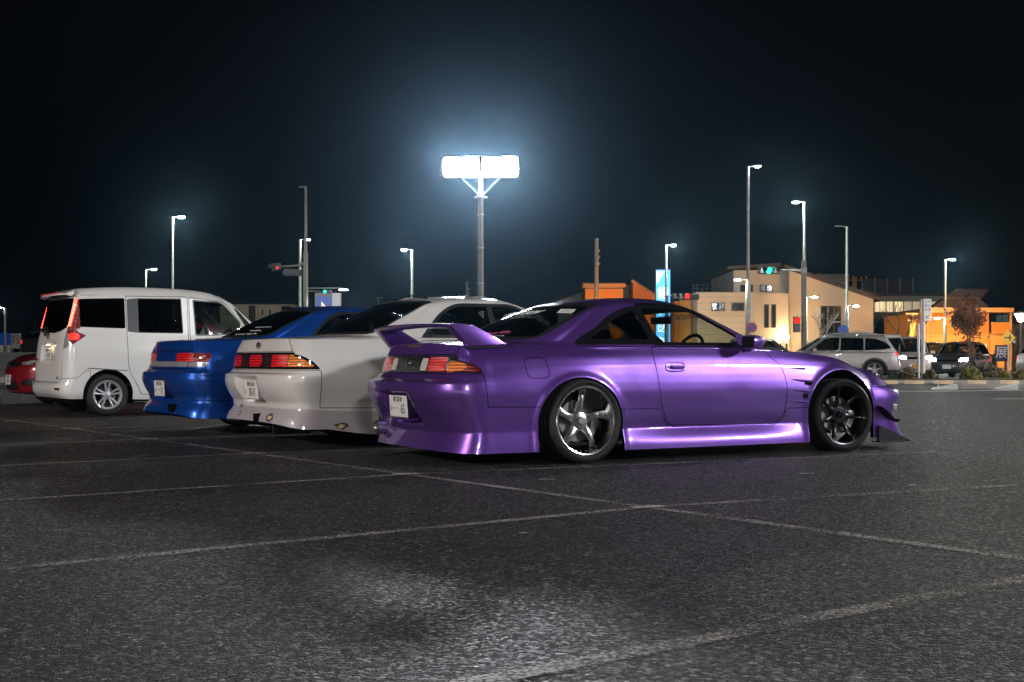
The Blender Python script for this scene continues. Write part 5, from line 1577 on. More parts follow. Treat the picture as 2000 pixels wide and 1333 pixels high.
T = Vector((-.614, .789)); Dl = Vector((.810, .586)); Dr = Vector((math.cos(R(25)), math.sin(R(25))))
N0 = Vector((.692, 6.14))
strip('bay_line', N0 - T * 4.2, N0 + T * 16, .075, 'worn_line')
for k in range(-1, 7):
    n = N0 + T * 2.255 * k
    strip('bay_line', n - Dl * 6.0, n - Dl * .05, (.08 if k < 0 else .072), 'worn_line', .0042)
    strip('bay_line', n + Dr * .05, n + Dr * (5.0 if k < 1 else 4.6), .065, 'worn_line', .0044)
    strip('bay_mark', n - Dr * .09, n + Dr * .09, .075, 'node_paint', .0062)
for x, y, s in ((.22, 7.55, .05), (1.95, 7.95, .05), (-2.9, 9.4, .06), (2.4, 7.2, .03), (.05, 5.2, .02)):
    strip('paint_fleck', (x - s, y), (x + s, y + .01), .03, 'node_paint', .0064)
# worn markings on the far side of the lot, on the right
for a, b, w in (((8.5, 29.0), (17.0, 31.6), .35), ((9.4, 23.5), (30, 26.2), .18), ((8.0, 34.0), (30, 36.0), .15)):
    strip('lane_line', a, b, w, 'fresh_line')

# ================================================================== materials of the place
pbr('galvanised', (.30, .30, .29), .5, metal=.5, var=.15, vscale=4)
pbr('pole_brown', (.17, .145, .13), .6, var=.15, vscale=3)
pbr('pole_grey', (.22, .22, .21), .6, var=.2, vscale=3)
pbr('lamp_housing_grey', (.10, .10, .10), .5)
pbr('concrete', (.28, .26, .24), .85, var=.25, vscale=3, bmp=.3, bscale=30)
pbr('wheel_stop_paint', (.52, .40, .24), .8, var=.2, vscale=6)
pbr('kerb_stone', (.36, .33, .28), .85, var=.2, vscale=3)
pbr('soil', (.06, .045, .035), .95, var=.4, vscale=4, bmp=.6, bscale=12)
pbr('beige_wall', (.46, .43, .38), .85, var=.08, vscale=.6, bmp=.15, bscale=8)
pbr('cream_wall', (.50, .47, .42), .85, var=.06, vscale=.5)
pbr('pale_cladding', (.42, .42, .36), .8, var=.06, vscale=.5)
pbr('grey_wall', (.30, .30, .27), .85, var=.1, vscale=.5)
pbr('ochre_wall', (.52, .21, .035), .85, var=.08, vscale=.8)
pbr('pale_ochre_wall', (.54, .29, .075), .85, var=.08, vscale=.8)
pbr('dark_roof', (.05, .042, .04), .8, var=.2, vscale=2)
pbr('roof_tile', (.16, .085, .05), .8, var=.25, vscale=3)
pbr('timber_trim', (.45, .26, .10), .7)
pbr('window_dark', (.015, .017, .018), .08, coat=1)
pbr('window_frame_dark', (.03, .028, .026), .5)
pbr('white_metal', (.55, .55, .54), .45)
pbr('sign_white', (.62, .62, .60), .5)
pbr('sign_black', (.02, .02, .025), .5)
pbr('sign_navy', (.02, .025, .09), .5)
pbr('sign_yellow', (.75, .48, .02), .5)
pbr('sign_red', (.5, .02, .02), .5)
pbr('sign_blue', (.03, .09, .35), .5)
pbr('fence_wire', (.10, .10, .10), .6)
pbr('blue_hoarding', (.01, .06, .25), .6)
pbr('signal_case', (.05, .05, .05), .5)
def leaf_mat(name, a, b, tr=.25):
    m, nt, o = new_mat(name)
    p = nt.nodes.new('ShaderNodeBsdfPrincipled'); p.inputs['Roughness'].default_value = .55
    n = noise(nt, 2.2, 3)
    r = ramp(nt, n.outputs[0], [(.3, a), (.7, b)])
    nt.links.new(r.outputs[0], p.inputs['Base Color'])
    t = nt.nodes.new('ShaderNodeBsdfTranslucent'); nt.links.new(r.outputs[0], t.inputs[0])
    mx = nt.nodes.new('ShaderNodeMixShader'); mx.inputs[0].default_value = tr
    nt.links.new(p.outputs[0], mx.inputs[1]); nt.links.new(t.outputs[0], mx.inputs[2])
    nt.links.new(mx.outputs[0], o.inputs[0])
leaf_mat('autumn_leaf', (.075, .03, .018), (.20, .08, .035))
leaf_mat('hedge_leaf', (.012, .03, .012), (.03, .06, .02))
leaf_mat('shrub_leaf', (.07, .08, .015), (.20, .18, .03))
leaf_mat('dry_leaf', (.08, .06, .03), (.16, .12, .06))
pbr('bark', (.07, .05, .04), .9, var=.3, vscale=10)
pbr('grass_verge', (.04, .045, .03), .95, var=.4, vscale=6, bmp=.5, bscale=40)

# lit lamps, signs and glowing panels, including unseen and added ones
emit('flood_glow', (.90, .95, 1.0), 520)
emit('flood_glow_right', (.92, .95, 1.0), 620)
emit('flood_glow_rear', (1.0, .96, .93), 340)
emit('flood_glow_added', (1.0, .95, .90), 800)
emit('shop_glow', (1.0, .95, .86), 3.0, True)
emit('flood_glow_warm', (1.0, .90, .88), 640)
emit('street_glow', (.86, 1.0, .90), 5500)
emit('street_glow_dim', (.90, 1.0, .90), 1100)
emit('white_glow', (.95, .97, 1.0), 620)
emit('lantern_glow', (1.0, .86, .78), 30)
emit('sodium_glow', (1.0, .38, .035), 6500)
emit('sodium_glow_soft', (1.0, .50, .12), 1800)
emit('warm_glow', (1.0, .66, .30), 300)
emit('red_signal', (1.0, .012, .008), 5)
emit('walk_red', (1.0, .02, .012), 1.6)
emit('green_signal', (.01, 1.0, .60), 7)
emit('head_glow', (1.0, .93, .88), 60)
emit('sign_blue_glow', (.10, .45, 1.0), 2.3)
emit('sign_white_glow', (.86, .93, 1.0), 3.0)
emit('poster_blue_glow', (.20, .28, .72), .55)
emit('poster_white_glow', (.80, .84, .86), .55)
emit('poster_gold_glow', (1.0, .86, .62), 1.0)
emit('curtain_glow', (1.0, .78, .45), 1.0)
emit('curtain_low', (1.0, .80, .48), .42)
emit('balcony_pane', (.3, .5, .5), .12)
emit('curtain_dim', (.80, .84, .55), .22)
emit('hoarding_glow', (.01, .08, .40), .25)  # no lamp: the panel's glow stands in for light falling on it
emit('van_cell', (1.0, .05, .03), 18)
emit('plate_lamp_glow', (1.0, .72, .45), 45)

# ================================================================== lighting masts
def flood_mast(label, X, Y, zt, aim, r=.14, glow='flood_glow', group='floodlight masts of the lot', width=3.3):
    t = thing('floodlight_mast', label, 'light mast', (X, Y, 0), 0, group)
    MB().lathe([(0, 0), (r * 1.15, 0), (r * 1.05, .6), (r * .92, zt * .6), (r * .75, zt - .15), (0, zt - .14)], 20).build('pole', 'pole_brown', t, smooth=True, angle=60)
    for z in (zt * .45, zt * .62, zt * .78):
        MB().lathe([(r * .98, z - .03), (r * 1.06, z - .03), (r * 1.06, z + .03), (r * .98, z + .03)], 20).build('band', 'galvanised', t)
    MB().lathe([(0, zt - 1.35), (.30, zt - 1.35), (.30, zt - 1.28), (0, zt - 1.28)], 20).build('collar', 'galvanised', t)
    ax = Vector((math.cos(aim), math.sin(aim), 0)); sd = Vector((-ax.y, ax.x, 0))
    M3 = Matrix.Rotation(aim, 4, 'Z')
    bar = MB().box((0, 0, 0), (.10, width, .12)).build('cross_bar', 'galvanised', t); bar.matrix_local = Matrix.Translation((0, 0, zt - .35)) @ M3
    for s in (-1, 1):
        MB().tube([(0, 0, zt - 1.3), tuple(sd * s * width * .28 + Vector((0, 0, zt - .38)))], .03, 6).build('stay', 'galvanised', t)
    for k in range(4):
        off = sd * (width * (k - 1.5) / 4 * 1.02 + (.05 if k > 1 else -.05))
        Mh = Matrix.Translation(off + Vector((0, 0, zt + .08)) + ax * .10) @ M3 @ Matrix.Rotation(R(16), 4, 'Y')
        h = MB().box((0, 0, 0), (.16, width / 4 * .97, .96)).build('floodlight', 'lamp_housing_grey', t, bevel=.07); h.matrix_local = Mh
        wy, wz = width / 4 * .49, .44 + .02 * (k % 2)
        rim = [(wy * math.copysign(abs(math.cos(a))**.42, math.cos(a)), wz * math.copysign(abs(math.sin(a))**.42, math.sin(a))) for a in [2 * math.pi * q / 28 for q in range(28)]]
        MB().prism(rim, .082, .092, axis=0).build('lamp_face', glow, h)
    return t

def street_lamp(label, u, v, Y, side, lit='street_glow', r=.075, mat='galvanised', extra=None, head=.42, base=.06):
    """Tapered pole with a slim head on one side (side -1 left, +1 right); extra: lower arm (v, side, material)."""
    X, zt = at(u, Y), hz(v, Y)
    t = thing('street_lamp', label, 'street lamp', (X, Y, base), 0, 'street lamps')
    zt -= base
    MB().lathe([(0, 0), (r * 1.5, 0), (r * 1.4, zt * .42), (r * 1.42, zt * .425), (r, zt * .43), (r * .8, zt), (0, zt)], 12).build('pole', mat, t, smooth=True, angle=50)
    def arm(z, s, m, L):
        MB().tube([(0, 0, z - .02), (s * .22, 0, z + .03)], .035, 8).build('arm', mat, t)
        h = MB().box((s * (.22 + L / 2), 0, z + .045), (L, .22, .06)).build('lamp_head', 'lamp_housing_grey', t, bevel=.02)
        if m: MB().box((s * (.24 + L / 2), -.02, z - .010), (L * .5, .16, .05)).build('lamp_lens', m, h, bevel=.01)
    arm(zt - .02, side, lit, head)
    if extra: arm(hz(extra[0], Y) - base, extra[1], extra[2], .5)
    return t
# ================================================================== masts and lamps
flood_mast('tall brown mast with blazing white floodlights in the middle of the lot', at(939, 55), 55, hz(330, 55), R(-92))
flood_mast('floodlight mast out to the right of the cars', 28, 1.5, 9.6, R(162), glow='flood_glow_right', group='floodlight masts of the lot')
flood_mast('floodlight mast out to the left behind the viewer', -23, -7, 9.6, R(42), glow='flood_glow_warm', group='floodlight masts of the lot')

flood_mast('floodlight mast far behind the viewer', 8, -27, 9.6, R(95), glow='flood_glow_rear', group='floodlight masts of the lot')
flood_mast('unseen floodlight mast added to brighten the far right of the lot', 31, 35, 9.6, R(192), glow='flood_glow_added', group='floodlight masts of the lot')  # added out of view to brighten the ground at far right

street_lamp('lit street lamp above the white minivan', 337, 424, 61, 1)
street_lamp('small lit lamp left of the lamp above the minivan', 285, 526, 68, 1, 'street_glow_dim', r=.06)
street_lamp('lit lamp at the left edge over the blue hoarding', 10, 601, 100, -1, 'white_glow', r=.10)
street_lamp('lit lamp just left of the tall dark signal pole', 586, 468, 70, 1, 'white_glow', r=.09)
street_lamp('lit lamp left of the big floodlight mast', 805, 488, 67, -1)
street_lamp('lit lamp above the blue lit sign', 1301, 479, 75, 1)
street_lamp('tallest slim lamp pole left of the green signal', 1461, 325, 57, 1, 'white_glow', r=.085, extra=(547, -1, 'street_glow_dim'))
street_lamp('bright lamp on the pole carrying the green signal', 1571, 395, 62, -1, r=.085)
street_lamp('unlit slim lamp pole right of the green signal', 1654, 443, 65, -1, None, extra=(598, 1, 'street_glow_dim'))
street_lamp('lit lamp in front of the orange house', 1846, 507, 73, 1, extra=(622, -1, 'street_glow_dim'))
street_lamp('short lamp on a thin post behind the signal pole', 1575, 580, 66, 1, 'street_glow_dim', r=.05)

# dark signal pole on the left with its arms
def signal_head(t, M, n_on, mats, vertical=False):
    h = MB().box((0, 0, 0), (1.15, .16, .36)).build('signal_head', 'signal_case', t, bevel=.05); h.matrix_local = M
    for k in range(3):
        x = -.37 + .37 * k
        MB().lathe([(0, -.085), (.145, -.085), (.15, -.08)], 20, 'y', c=(x, 0, 0)).build('lens', mats if k == n_on else 'signal_off', h)
        v = MB()
        n = 12; vs = []
        for j in range(n + 1):
            a = R(-15 + 210 * j / n)
            for y, l in ((-.08, .165), (-.34, .165)):
                vs.append((x + l * math.cos(a), y, l * math.sin(a)))
        v.add(vs, [(2 * j, 2 * j + 1, 2 * j + 3, 2 * j + 2) for j in range(n)]).build('visor', 'signal_case', h)
    return h
pbr('signal_off', (.02, .02, .02), .2)
Y = 64
t = thing('signal_pole', 'tall dark pole with a red traffic signal on a long arm', 'signal pole', (at(597, Y), Y, .06))
zt = hz(367, Y)
MB().lathe([(0, 0), (.14, 0), (.12, hz(495, Y)), (.085, hz(494, Y)), (.07, zt), (0, zt)], 14).build('pole', 'pole_brown', t, smooth=True, angle=50)
MB().box((-.16, 0, zt - .02), (.40, .14, .08)).build('cap_arm', 'pole_brown', t)
za = hz(519, Y)
MB().tube([(0, 0, za), (-.85, 0, za - .1), (-1.5, 0, za - .12)], .05, 8).tube([(0, 0, za + .05), (-.3, 0, za - .02)], .10, 8).build('signal_arm', 'pole_brown', t, smooth=True)
signal_head(t, Matrix.Translation((-1.52, -.1, hz(524, Y))) @ Matrix.Rotation(R(-62), 4, 'Z'), 2, 'red_signal')
signal_head(t, Matrix.Translation((-.62, -.05, hz(535, Y))) @ Matrix.Rotation(R(-150), 4, 'Z'), 5, 'red_signal')
MB().tube([(0, 0, hz(566, Y)), (2.0, 0, hz(565, Y))], .035, 8).tube([(0, 0, hz(571, Y)), (1.25, .1, hz(572, Y))], .03, 8).build('lamp_arm', 'galvanised', t, smooth=True)
h = MB().box((2.0, 0, hz(567, Y)), (.5, .22, .09)).build('lamp_head', 'lamp_housing_grey', t, bevel=.02)
MB().box((2.02, -.02, hz(567, Y) - .055), (.40, .2, .03)).build('lamp_lens', 'street_glow_dim', h)
g = MB().box((1.12, .05, hz(572, Y)), (.5, .12, .16)).build('side_signal_head', 'signal_case', t, bevel=.03)
MB().lathe([(0, -.03), (.07, -.03), (.075, 0)], 16, 'y', c=(1.02, 0, hz(572, Y))).build('lens', 'green_signal', g)

# green signal on the right
Y = 61.6
t = thing('traffic_signal', 'green traffic signal on an arm over the beige building', 'traffic signal', (at(1570, Y), Y, .06))
z = hz(531, Y)
MB().tube([(-.12, 0, z), (-1.3, 0, z + .02)], .04, 8).lathe([(.13, z - .12), (.16, z - .12), (.16, z + .12), (.13, z + .12)], 16).build('signal_arm', 'galvanised', t, smooth=True)
signal_head(t, Matrix.Translation((-1.85, -.1, z - .01)) @ Matrix.Rotation(R(12), 4, 'Z'), 1, 'green_signal')
MB().lathe([(.125, -.0), (.135, 0), (.13, hz(512, Y)), (.12, hz(512, Y))], 16).build('pole_sleeve', 'pole_brown', t, smooth=True)
def walk_signal(label, u, v, Y):
    t = thing('pedestrian_signal', label, 'pedestrian signal', (at(u, Y), Y, hz(v, Y)))
    MB().box((0, 0, 0), (.34, .2, .80)).build('signal_case', 'signal_case', t, bevel=.03)
    for k, m in ((.19, 'walk_red'), (-.19, 'signal_off')):
        MB().box((0, -.105, k), (.26, .012, .28)).build('lens', m, t)
        MB().box((0, -.2, k + .16), (.34, .2, .02)).build('visor', 'signal_case', t)
    MB().tube([(0, 0, .42), (.0, 0, .5), (.32, 0, .5)], .03, 6).build('bracket', 'galvanised', t)
walk_signal('red pedestrian signal beside the green signal pole', 1556, 634, 61)
# red signal by the blue sign
Y = 74.5
t = thing('traffic_signal', 'red traffic signal beside the blue lit sign', 'traffic signal', (at(1303, Y), Y, .06))
MB().tube([(0, 0, hz(580, Y)), (.9, 0, hz(579, Y))], .04, 8).build('signal_arm', 'galvanised', t)
signal_head(t, Matrix.Translation((.85, -.1, hz(581, Y))) @ Matrix.Rotation(R(8), 4, 'Z'), 2, 'red_signal')
h = signal_head(t, Matrix.Translation((1.45, .3, hz(582, Y))) @ Matrix.Rotation(R(160), 4, 'Z'), 7, 'red_signal')
MB().lathe([(.09, 0), (.10, 0), (.095, hz(580, Y)), (.09, hz(580, Y))], 12).build('pole_sleeve', 'pole_grey', t)

# plain poles
def utility_pole(label, u, v, Y, r=.16, bits=True, mat='pole_grey'):
    t = thing('utility_pole', label, 'pole', (at(u, Y), Y, .06), 0, 'utility poles')
    zt = hz(v, Y) - .06
    MB().lathe([(0, 0), (r * 1.2, 0), (r, zt), (0, zt)], 12).build('pole', mat, t, smooth=True, angle=50)
    if bits:
        for k in range(3):
            MB().lathe([(0, 0), (.05, 0), (.05, .14), (0, .14)], 8, c=(r + .06, 0, zt * (.80 + .05 * k))).build('insulator', 'white_metal', t)
        MB().lathe([(r * 1.02, zt * .80), (r * 1.12, zt * .80), (r * 1.12, zt * .80 + .1), (r * 1.02, zt * .80 + .1)], 12).build('band', 'galvanised', t)
    return t
utility_pole('dark utility pole in front of the orange gable', 1165, 466, 90)
utility_pole('short thin pole left of the purple coupe roof', 912, 550, 110, .10)
p = utility_pole('utility pole coloured orange like lamplight, with crossarm on the roofline', 1669, 541, 118, .22, False, 'timber_trim')  # orange lamplight is put into the colour of pole, arms and insulators
for k, (dz, w) in enumerate(((-.35, 2.4), (-1.35, 1.4))):
    MB().box((.2, -.2, hz(541, 118) - .06 + dz), (w, .12, .12)).build('crossarm', 'timber_trim', p)
for k in (-.7, -.2, .6, 1.1): MB().lathe([(0, 0), (.09, 0), (.09, .3), (0, .3)], 8, c=(k, -.2, hz(541, 118) - .30)).build('insulator', 'timber_trim', p)
t = thing('television_aerial', 'thin television aerial above the white saloon', 'aerial', (at(739, 100), 100, .06))
MB().tube([(0, 0, 0), (0, 0, hz(583, 100))], .05, 6).tube([(-.28, 0, hz(584, 100)), (.34, 0, hz(583, 100))], .04, 6).build('mast', 'pole_grey', t)

# ================================================================== signs
Y = 88
X0, X1 = at(1281, Y), at(1308, Y)
zb, zt = .06, hz(527, Y)
t = thing('pylon_sign', 'tall glowing blue and white pylon sign behind the purple coupe', 'sign', ((X0 + X1) / 2, Y, .06))
w = X1 - X0
MB().box((0, 0, zt / 2), (w + .1, .36, zt)).build('cabinet', 'sign_navy', t, bevel=.03)
MB().box((0, -.19, zt / 2 + .25), (w, .02, zt - .7)).build('lit_face', 'sign_blue_glow', t)
MB().add([(-w * .46, -.206, zt - .2), (w * .12, -.206, zt - .2), (-w * .46, -.206, zt - 1.15)], [(0, 1, 2)]).build('corner_mark', 'sign_white_glow', t)
for k, ch in enumerate('歯科医院'):
    text(ch, .98, 'sign_white_glow', t, (0, -.215, zt - 1.85 - 1.22 * k), (R(90), 0, 0), sx=.92)
Y = 90
X0, X1 = at(616, Y), at(665, Y)
t = thing('lit_billboard', 'lit billboard with a blue poster and white side panel behind the blue saloon', 'billboard', ((X0 + X1) / 2, Y, .06))
w, zt, zb = X1 - X0, hz(574, Y), hz(640, Y)
MB().box((0, .15, (zt + zb) / 2), (w + .1, .25, zt - zb)).build('cabinet', 'white_metal', t)
MB().box((-w * .16, 0, (zt + zb) / 2 - .1), (w * .62, .03, zt - zb - .35)).build('poster', 'poster_blue_glow', t)
MB().box((w * .335, 0, (zt + zb) / 2), (w * .32, .03, zt - zb - .06)).build('side_panel', 'poster_white_glow', t)
MB().add([(-w * .28, -.02, zt - 1.3), (-w * .26, -.02, zt - .62), (-w * .10, -.02, zt - .95), (-w * .02, -.02, zt - 1.15), (-w * .04, -.02, zt - 1.5)], [(0, 1, 2, 3, 4)]).build('poster_motif', 'poster_gold_glow', t)
for s in (-1, 1): MB().box((s * w * .35, .15, zb / 2), (.2, .2, zb)).build('post', 'pole_grey', t)
def board(name, label, u0, u1, v0, v1, Y, face, frame, chars, ink, size, vert=True, glow=None):
    X0, X1 = at(u0, Y), at(u1, Y)
    z0, z1 = hz(v1, Y), hz(v0, Y)
    t = thing(name, label, 'sign', ((X0 + X1) / 2, Y, .06))
    MB().box((0, 0, (z0 + z1) / 2), (X1 - X0, .10, z1 - z0)).build('panel', face, t)
    if frame: MB().box((0, .04, (z0 + z1) / 2), (X1 - X0 + .22, .10, z1 - z0 + .22)).build('frame', frame, t)
    for s in (-1, 1): MB().box((s * (X1 - X0) * .42, .1, z0 / 2), (.09, .09, z0)).build('post', 'pole_grey', t)
    n = len(chars)
    for k, ch in enumerate(chars):
        zz = (z0 + z1) / 2 + (n / 2 - .5 - k) * (z1 - z0) * .86 / n
        text(ch, size, ink, t, (0, -.056, zz), (R(90), 0, 0))
    return t
board('text_board', 'white board with a column of dark characters at the left edge', 22, 41, 653, 682, 98, 'sign_white', None, ['運転', '免許', '教習', '入口'], 'sign_black', .40)
board('exhibition_board', 'navy board with one large white character beside the traffic', 1777, 1800, 676, 713, 56, 'sign_navy', None, ['住'], 'sign_white', .62)
board('exhibition_board', 'navy board half hidden behind the autumn tree', 1861, 1884, 677, 699, 60, 'sign_navy', None, ['宅'], 'sign_white', .6)
board('exhibition_board', 'navy board with a large character beside the yellow diamond sign', 1944, 1967, 677, 709, 58, 'sign_navy', None, ['展'], 'sign_white', .62)
Y = 43.2
t = thing('pole_sign', 'white pole with a tall sign of small characters right of the silver estate', 'sign', (at(1803, Y), Y, .06))
MB().tube([(0, 0, 0), (0, 0, hz(588, Y))], .075, 12).build('pole', 'white_metal', t, smooth=True)
MB().box((.12, -.10, (hz(588, Y) + hz(631, Y)) / 2), (.26, .05, hz(588, Y) - hz(631, Y))).build('panel', 'sign_white', t)
for k, ch in enumerate(('住宅', '展示', '会場')): text(ch, .115, 'sign_black', t, (.12, -.127, hz(594 + 7.5 * k, Y)), (R(90), 0, 0))
text('↙', .24, 'sign_black', t, (.12, -.127, hz(622, Y)), (R(90), 0, 0))
t = thing('white_post', 'plain slim white post beside the pole sign', 'post', (at(1794, 42.6), 42.6, .06))
MB().tube([(0, 0, 0), (0, 0, hz(638, 42.6))], .045, 10).lathe([(0, hz(638, 42.6)), (.047, hz(638, 42.6)), (0, hz(638, 42.6) + .05)], 10).build('post', 'white_metal', t, smooth=True)
Y = 50
t = thing('warning_sign', 'yellow diamond road sign with a black junction mark', 'road sign', (at(1969, Y), Y, .06))
MB().tube([(0, 0, 0), (0, 0, hz(652, Y))], .035, 8).build('post', 'white_metal', t)
d = MB().box((0, 0, 0), (.45, .02, .45)).build('plate', 'sign_yellow', t, bevel=.004); d.location = (-.03, -.05, hz(663, Y)); d.rotation_euler = (0, R(45), 0)
MB().box((-.03, -.065, hz(663, Y)), (.30, .008, .05)).box((.05, -.065, hz(663, Y)), (.05, .008, .26)).build('junction_mark', 'sign_black', t)
Y = 56.6
t = thing('no_parking_sign', 'round red and blue no parking sign on the tall lamp pole', 'road sign', (at(1469, Y), Y, hz(640, Y)))
MB().lathe([(0, 0), (.24, 0), (.24, .02), (0, .02)], 28, 'y').build('rim', 'sign_red', t, smooth=True)
MB().lathe([(0, -.006), (.18, -.006), (.18, 0)], 28, 'y').build('disc', 'sign_blue', t)
b = MB().box((0, 0, 0), (.38, .008, .05)).build('slash', 'sign_red', t); b.location = (0, -.012, 0); b.rotation_euler = (0, R(45), 0)
Y = 63
t = thing('direction_sign', 'small round blue sign on the slim unlit pole', 'road sign', (at(1647, Y), Y, hz(645, Y)))
MB().lathe([(0, 0), (.28, 0), (.28, .02), (0, .02)], 28, 'y').build('disc', 'sign_blue', t)
MB().tube([(-.5, .05, .42), (.3, .05, .42)], .04, 6).build('bracket', 'galvanised', t)

# ================================================================== buildings
def block(t, name, x0, x1, y0, y1, z0, z1, mat, **kw):
    return MB().box(((x0 + x1) / 2, (y0 + y1) / 2, (z0 + z1) / 2), (x1 - x0, y1 - y0, z1 - z0)).build(name, mat, t, **kw)
def window(t, x0, x1, z0, z1, y, pane='window_dark', frame='window_frame_dark', bars=0, d=.06):
    f = MB()
    f.box(((x0 + x1) / 2, y - d / 2, z1 + .03), (x1 - x0 + .12, d, .06)).box(((x0 + x1) / 2, y - d / 2, z0 - .03), (x1 - x0 + .12, d, .06))
    for x in [x0 - .03, x1 + .03] + [x0 + (x1 - x0) * (k + 1) / (bars + 1) for k in range(bars)]:
        f.box((x, y - d / 2, (z0 + z1) / 2), (.06, d, z1 - z0))
    o = f.build('window', frame, t)
    MB().box(((x0 + x1) / 2, y - .012, (z0 + z1) / 2), (x1 - x0, .01, z1 - z0)).build('pane', pane, o)
    return o
def courses(t, x0, x1, z0, z1, y, step, mat):
    z = z0 + step
    while z < z1:
        MB().box(((x0 + x1) / 2, y - .008, z), (x1 - x0, .016, .03)).build('siding_joint', mat, t)
        z += step

# beige block with the lean-to roof
t = thing('beige_building', 'beige building with a long sloping roof right of the green signal', 'building', (0, 0, .06))
Yg = 88
x0, x1 = at(1541, Yg), at(1706, Yg)
zl, zr = hz(527, Yg), hz(585, Yg)
MB().prism([(x0, 0), (x0, zl), (x1, zr), (x1, 0)], Yg, Yg + 12).build('gable_wall', 'beige_wall', t)
MB().prism([(x0 - .4, zl + .02), (x0 - .4, zl + .30), (x1 + .55, zr + .06), (x1 + .55, zr - .22)], Yg - .5, Yg + 12.4).build('roof', 'dark_roof', t)
window(t, at(1604, Yg), at(1641, Yg), hz(655, Yg), hz(601, Yg), Yg, bars=2)
block(t, 'window_transom', at(1604, Yg), at(1641, Yg), Yg - .10, Yg - .06, hz(625, Yg), hz(624, Yg), 'window_frame_dark')
xa = at(1428, 90)
block(t, 'upper_wall', xa, x0 - .02, 89, 99, 0, hz(530, 89), 'beige_wall')
MB().prism([(xa - .5, hz(529, 89)), (xa - .5, hz(523, 89)), (x0 - .45, hz(516, 89)), (x0 - .45, hz(523, 89))], 88.6, 99.4).build('upper_roof', 'dark_roof', t)
for a, b in ((1447, 1469), (1485, 1494.5), (1497.5, 1507)): window(t, at(a, 89), at(b, 89), hz(571, 89), hz(560, 89), 89)
xb, xc = at(1362, 86), at(1474, 86)
block(t, 'lower_wall', xb, xc, 86, 95, 0, hz(575, 86), 'beige_wall')
block(t, 'parapet', xb - .06, xc + .06, 85.94, 95, hz(575, 86) + .01, hz(573, 86), 'cream_wall')
block(t, 'entrance_wall', xc + .02, at(1540, 87) , 87, 95, 0, hz(575, 87), 'cream_wall')
for a, b in ((1391, 1401), (1403.5, 1414), (1430, 1440), (1442.5, 1452)): window(t, at(a, 86), at(b, 86), hz(608, 86), hz(595, 86), 86)
for a, b in ((1494, 1500), (1508, 1514)): window(t, at(a, 87), at(b, 87), hz(641, 87), hz(598, 87), 87)
block(t, 'door_lobby', at(1526, 86.5), at(1537, 86.5), 86.2, 86.98, 0, hz(672, 86.5), 'window_frame_dark')
MB().box((at(1531, 86), 86.15, 1.5), (.28, .06, 1.4)).build('lit_door_pane', 'curtain_glow', t)
l = MB().lathe([(0, -.14), (.13, -.10), (.16, 0), (.13, .10), (0, .14)], 14, c=(at(1537, 86.4), 86.4, hz(660, 86.4))).build('wall_lamp', 'warm_glow', t, smooth=True)
courses(t, xb, xc, .3, hz(576, 86), 86, .45, 'grey_wall')
# roof-edge railing left of it
t = thing('roof_railing', 'rooftop railing left of the beige building', 'railing', (0, 96, .06))
xr0, xr1 = at(1353, 96), at(1428, 96)
for k in range(9): MB().tube([(xr0 + (xr1 - xr0) * k / 8, 0, 4.4), (xr0 + (xr1 - xr0) * k / 8, 0, hz(557, 96)), ], .04, 6).build('post', 'fence_wire', t)
for v in (558, 565, 572): MB().box(((xr0 + xr1) / 2, 0, hz(v, 96)), (xr1 - xr0, .03, .04)).build('rail', 'fence_wire', t)
MB().box(((xr0 + xr1) / 2, 4, 2.4), (xr1 - xr0 + .4, 8.4, 4.8)).build('terrace_wall', 'grey_wall', t)

# lit-window block
t = thing('apartment_block', 'pale two-storey block with curtained lit windows', 'building', (0, 0, .06))
Yl = 105
x0, x1 = at(1700, Yl), at(1850, Yl)
block(t, 'wall', x0, x1, Yl, Yl + 10, 0, hz(580, Yl), 'grey_wall')
block(t, 'roof', x0 - .3, x1 + .3, Yl - .7, Yl + 10.5, hz(579.9, Yl), hz(575, Yl), 'dark_roof')
us = [1707, 1730, 1745, 1764, 1781, 1797, 1813, 1828]
for k in range(7):
    window(t, at(us[k] + .8, Yl), at(us[k + 1] - .8, Yl), hz(611, Yl), hz(591, Yl), Yl, 'curtain_glow' if k in (0, 1, 2, 5) else 'curtain_low', 'grey_wall')
    window(t, at(us[k] + .8, Yl), at(us[k + 1] - .8, Yl), hz(656, Yl), hz(635, Yl), Yl, 'curtain_dim', 'grey_wall')
    for q in range(3):
        xx = at(us[k] + 2 + q * (us[k + 1] - us[k] - 4) / 2.2, Yl)
        MB().box((xx, Yl - .03, hz(601, Yl)), (.05, .02, hz(591, Yl) - hz(611, Yl))).build('curtain_fold', 'curtain_low', t)
block(t, 'balcony_slab', x0, x1, Yl - .9, Yl - .02, hz(625, Yl), hz(622, Yl), 'concrete')
block(t, 'balcony_front', x0, at(1790, Yl), Yl - .9, Yl - .8, hz(621.8, Yl), hz(613, Yl), 'grey_wall')
# netting on the roof behind
t = thing('net_fence', 'dark netting fence on the roof above the lit windows', 'fence', (0, 116, .06))
x0, x1 = at(1684, 116), at(1783, 116)
for k in range(5): MB().tube([(x0 + (x1 - x0) * k / 4, 0, 0), (x0 + (x1 - x0) * k / 4, 0, hz(545, 116))], .06, 6).build('post', 'pole_grey', t)
MB().box(((x0 + x1) / 2, .1, (hz(577, 116) + hz(546, 116)) / 2), (x1 - x0, .02, hz(546, 116) - hz(577, 116))).build('net', 'dark_roof', t)
MB().box(((x0 + x1) / 2, 6, 3.2), (x1 - x0 + 3, 10, 6.3)).build('roof_house', 'grey_wall', t)
MB().box((at(1640, 116), 4, hz(533, 116) / 2), (3.2, 3, hz(533, 116))).build('stair_tower', 'grey_wall', t)

